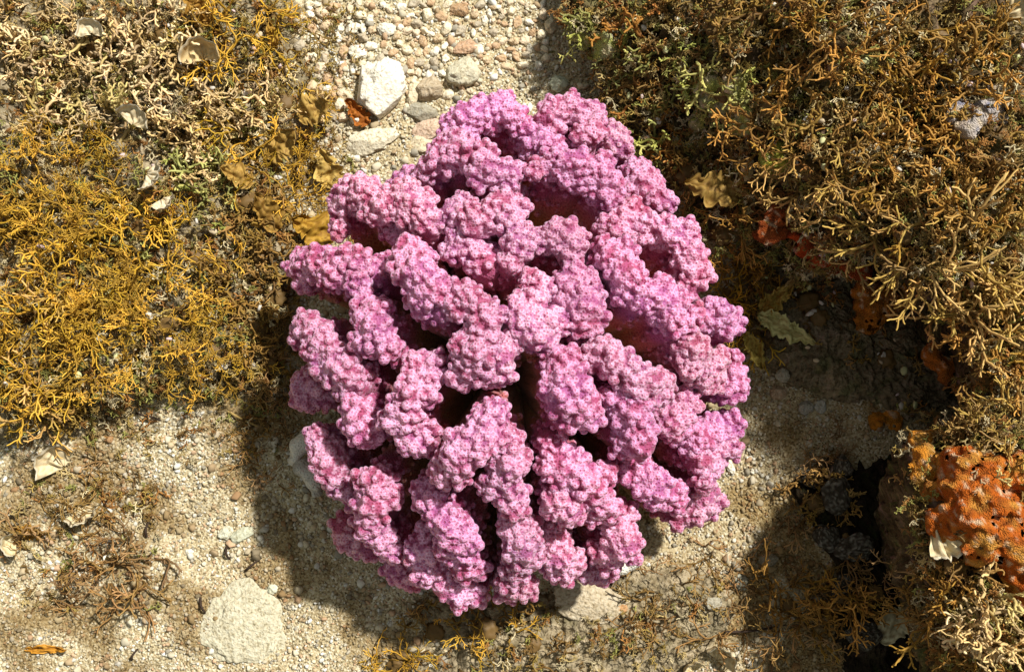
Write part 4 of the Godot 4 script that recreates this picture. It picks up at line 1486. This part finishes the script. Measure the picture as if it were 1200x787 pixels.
func build_litter() -> void:
	var m := mat("twig", Color.WHITE, 0.8)
	for q in [
		[[172, 628], [175, 612], [180, 595], "dark thin twig standing on the sand left of the coral"],
		[[288, 668], [300, 658], [316, 646], "slim dark twig lying above the large flat pitted stone"],
		[[160, 484], [182, 489], [200, 500], "dark curved twig on the sand under the left rock"],
		[[266, 640], [268, 652], [272, 664], "short dark twig below the flat greenish grey stone"],
		[[235, 700], [241, 716], [236, 728], "short black twig touching the large flat pitted stone"],
		[[155, 772], [160, 762], [163, 755], "tiny dark twig near the lower left corner"],
		[[268, 482], [300, 498], [330, 510], "pale straw stem leaning towards the bleached branch end"],
		[[975, 545], [968, 558], [978, 580], "black forked twig on the dim sand near the crevice"],
		[[850, 740], [900, 735], [960, 728], "dark trailing stem on the dim sand in the lower right"],
	]:
		var s := Shape.new()
		var pts := PackedVector3Array()
		var rr := PackedFloat32Array()
		var cc := PackedColorArray()
		var c := Color(0.40, 0.28, 0.10) if "straw" in q[3] else Color(0.045, 0.028, 0.02)
		var at := lies_at(q[1][0], q[1][1])
		for k in 9:
			var t := k / 4.0
			var a: Array = q[mini(int(t), 1)]
			var b: Array = q[mini(int(t), 1) + 1]
			var u := t - mini(int(t), 1)
			var p := lies_at(lerpf(a[0], b[0], u), lerpf(a[1], b[1], u))
			pts.append(p - at + Vector3(0, 0.0012 + 0.004 * sin(k * 0.7), 0))
			rr.append(lerpf(0.0009, 0.0004, k / 8.0))
			cc.append(c)
		s.tube(pts, rr, cc, 6, 1.0, Vector3.UP)
		solo("twig", s.mesh(m), at, q[3], "twig")


func build_grains() -> void:
	var rng := rnd(606)
	# bits of shell and pale crust caught on the rocks
	var bits := []
	var bit_cols := PackedColorArray()
	for k in 420:
		var p := lies_at(rng.randf_range(0, 1200), rng.randf_range(0, 787))
		if p.y < ground(p.x, p.z) + 0.006 or seen_at(p).y > 500:
			continue
		var r := rng.randf_range(0.0008, 0.0022)
		bits.append(Transform3D(Basis.from_euler(Vector3(rng.randf() * TAU, rng.randf() * TAU, 0)) * Basis.from_scale(Vector3(r * 1.3, r * 0.7, r)), p + Vector3(0, rng.randf_range(0.001, 0.007), 0)))
		bit_cols.append([Color(0.56, 0.52, 0.46), Color(0.52, 0.42, 0.28), Color(0.55, 0.42, 0.42), Color(0.50, 0.50, 0.26)][rng.randi() % 4])
	var bit := ball(1)
	var lump := noise(61, 1.3, 2)
	for k in bit.v.size():
		bit.v[k] *= 1.0 + 0.5 * lump.get_noise_3dv(bit.v[k])
		bit.c.append(Color.WHITE)
	bit.smooth()
	scatter("shell_grit", bit.mesh(mats.grain), bits, bit_cols)
	var tones := [Color(0.74, 0.66, 0.48), Color(0.82, 0.78, 0.66), Color(0.60, 0.48, 0.30), Color(0.46, 0.34, 0.20), Color(0.68, 0.60, 0.44), Color(0.40, 0.36, 0.28), Color(0.62, 0.42, 0.26), Color(0.85, 0.83, 0.76)]
	var clump := noise(12, 22.0, 2)
	for v in 3:
		var places := []
		var cols := PackedColorArray()
		var sizes: Array = [[0.00055, 0.0011], [0.0009, 0.0016], [0.0016, 0.0030]][v]
		for k in [60000, 22000, 3600][v]:
			var x := rng.randf_range(-0.40, 0.40)
			var z := rng.randf_range(-0.28, 0.28)
			if top[cell_of(x, z)] > ground(x, z) + 0.006:
				continue
			var dense := clump.get_noise_2d(x, z)
			if v > 0 and dense + rng.randf_range(-0.5, 0.5) < (-0.1 if v == 1 else 0.0):
				continue
			var r := rng.randf_range(sizes[0], sizes[1])
			var b := Basis.from_euler(Vector3(rng.randf() * TAU, rng.randf() * TAU, rng.randf() * TAU)) * Basis.from_scale(Vector3(r * rng.randf_range(0.8, 1.4), r * rng.randf_range(0.6, 1), r))
			places.append(Transform3D(b, Vector3(x, ground(x, z) + r * 0.3, z)))
			cols.append(tones[rng.randi() % 8] * rng.randf_range(0.75, 1.0) * film(x, z))
		var s := ball(0 if v == 0 else 1)
		var f := noise(40 + v, 1.2, 2)
		for k in s.v.size():
			s.v[k] *= 1.0 + 0.45 * f.get_noise_3dv(s.v[k])
			s.c.append(Color.WHITE)
		s.smooth()
		scatter(["sand_grains", "coarse_sand", "fine_gravel"][v], s.mesh(mats.grain), places, cols)
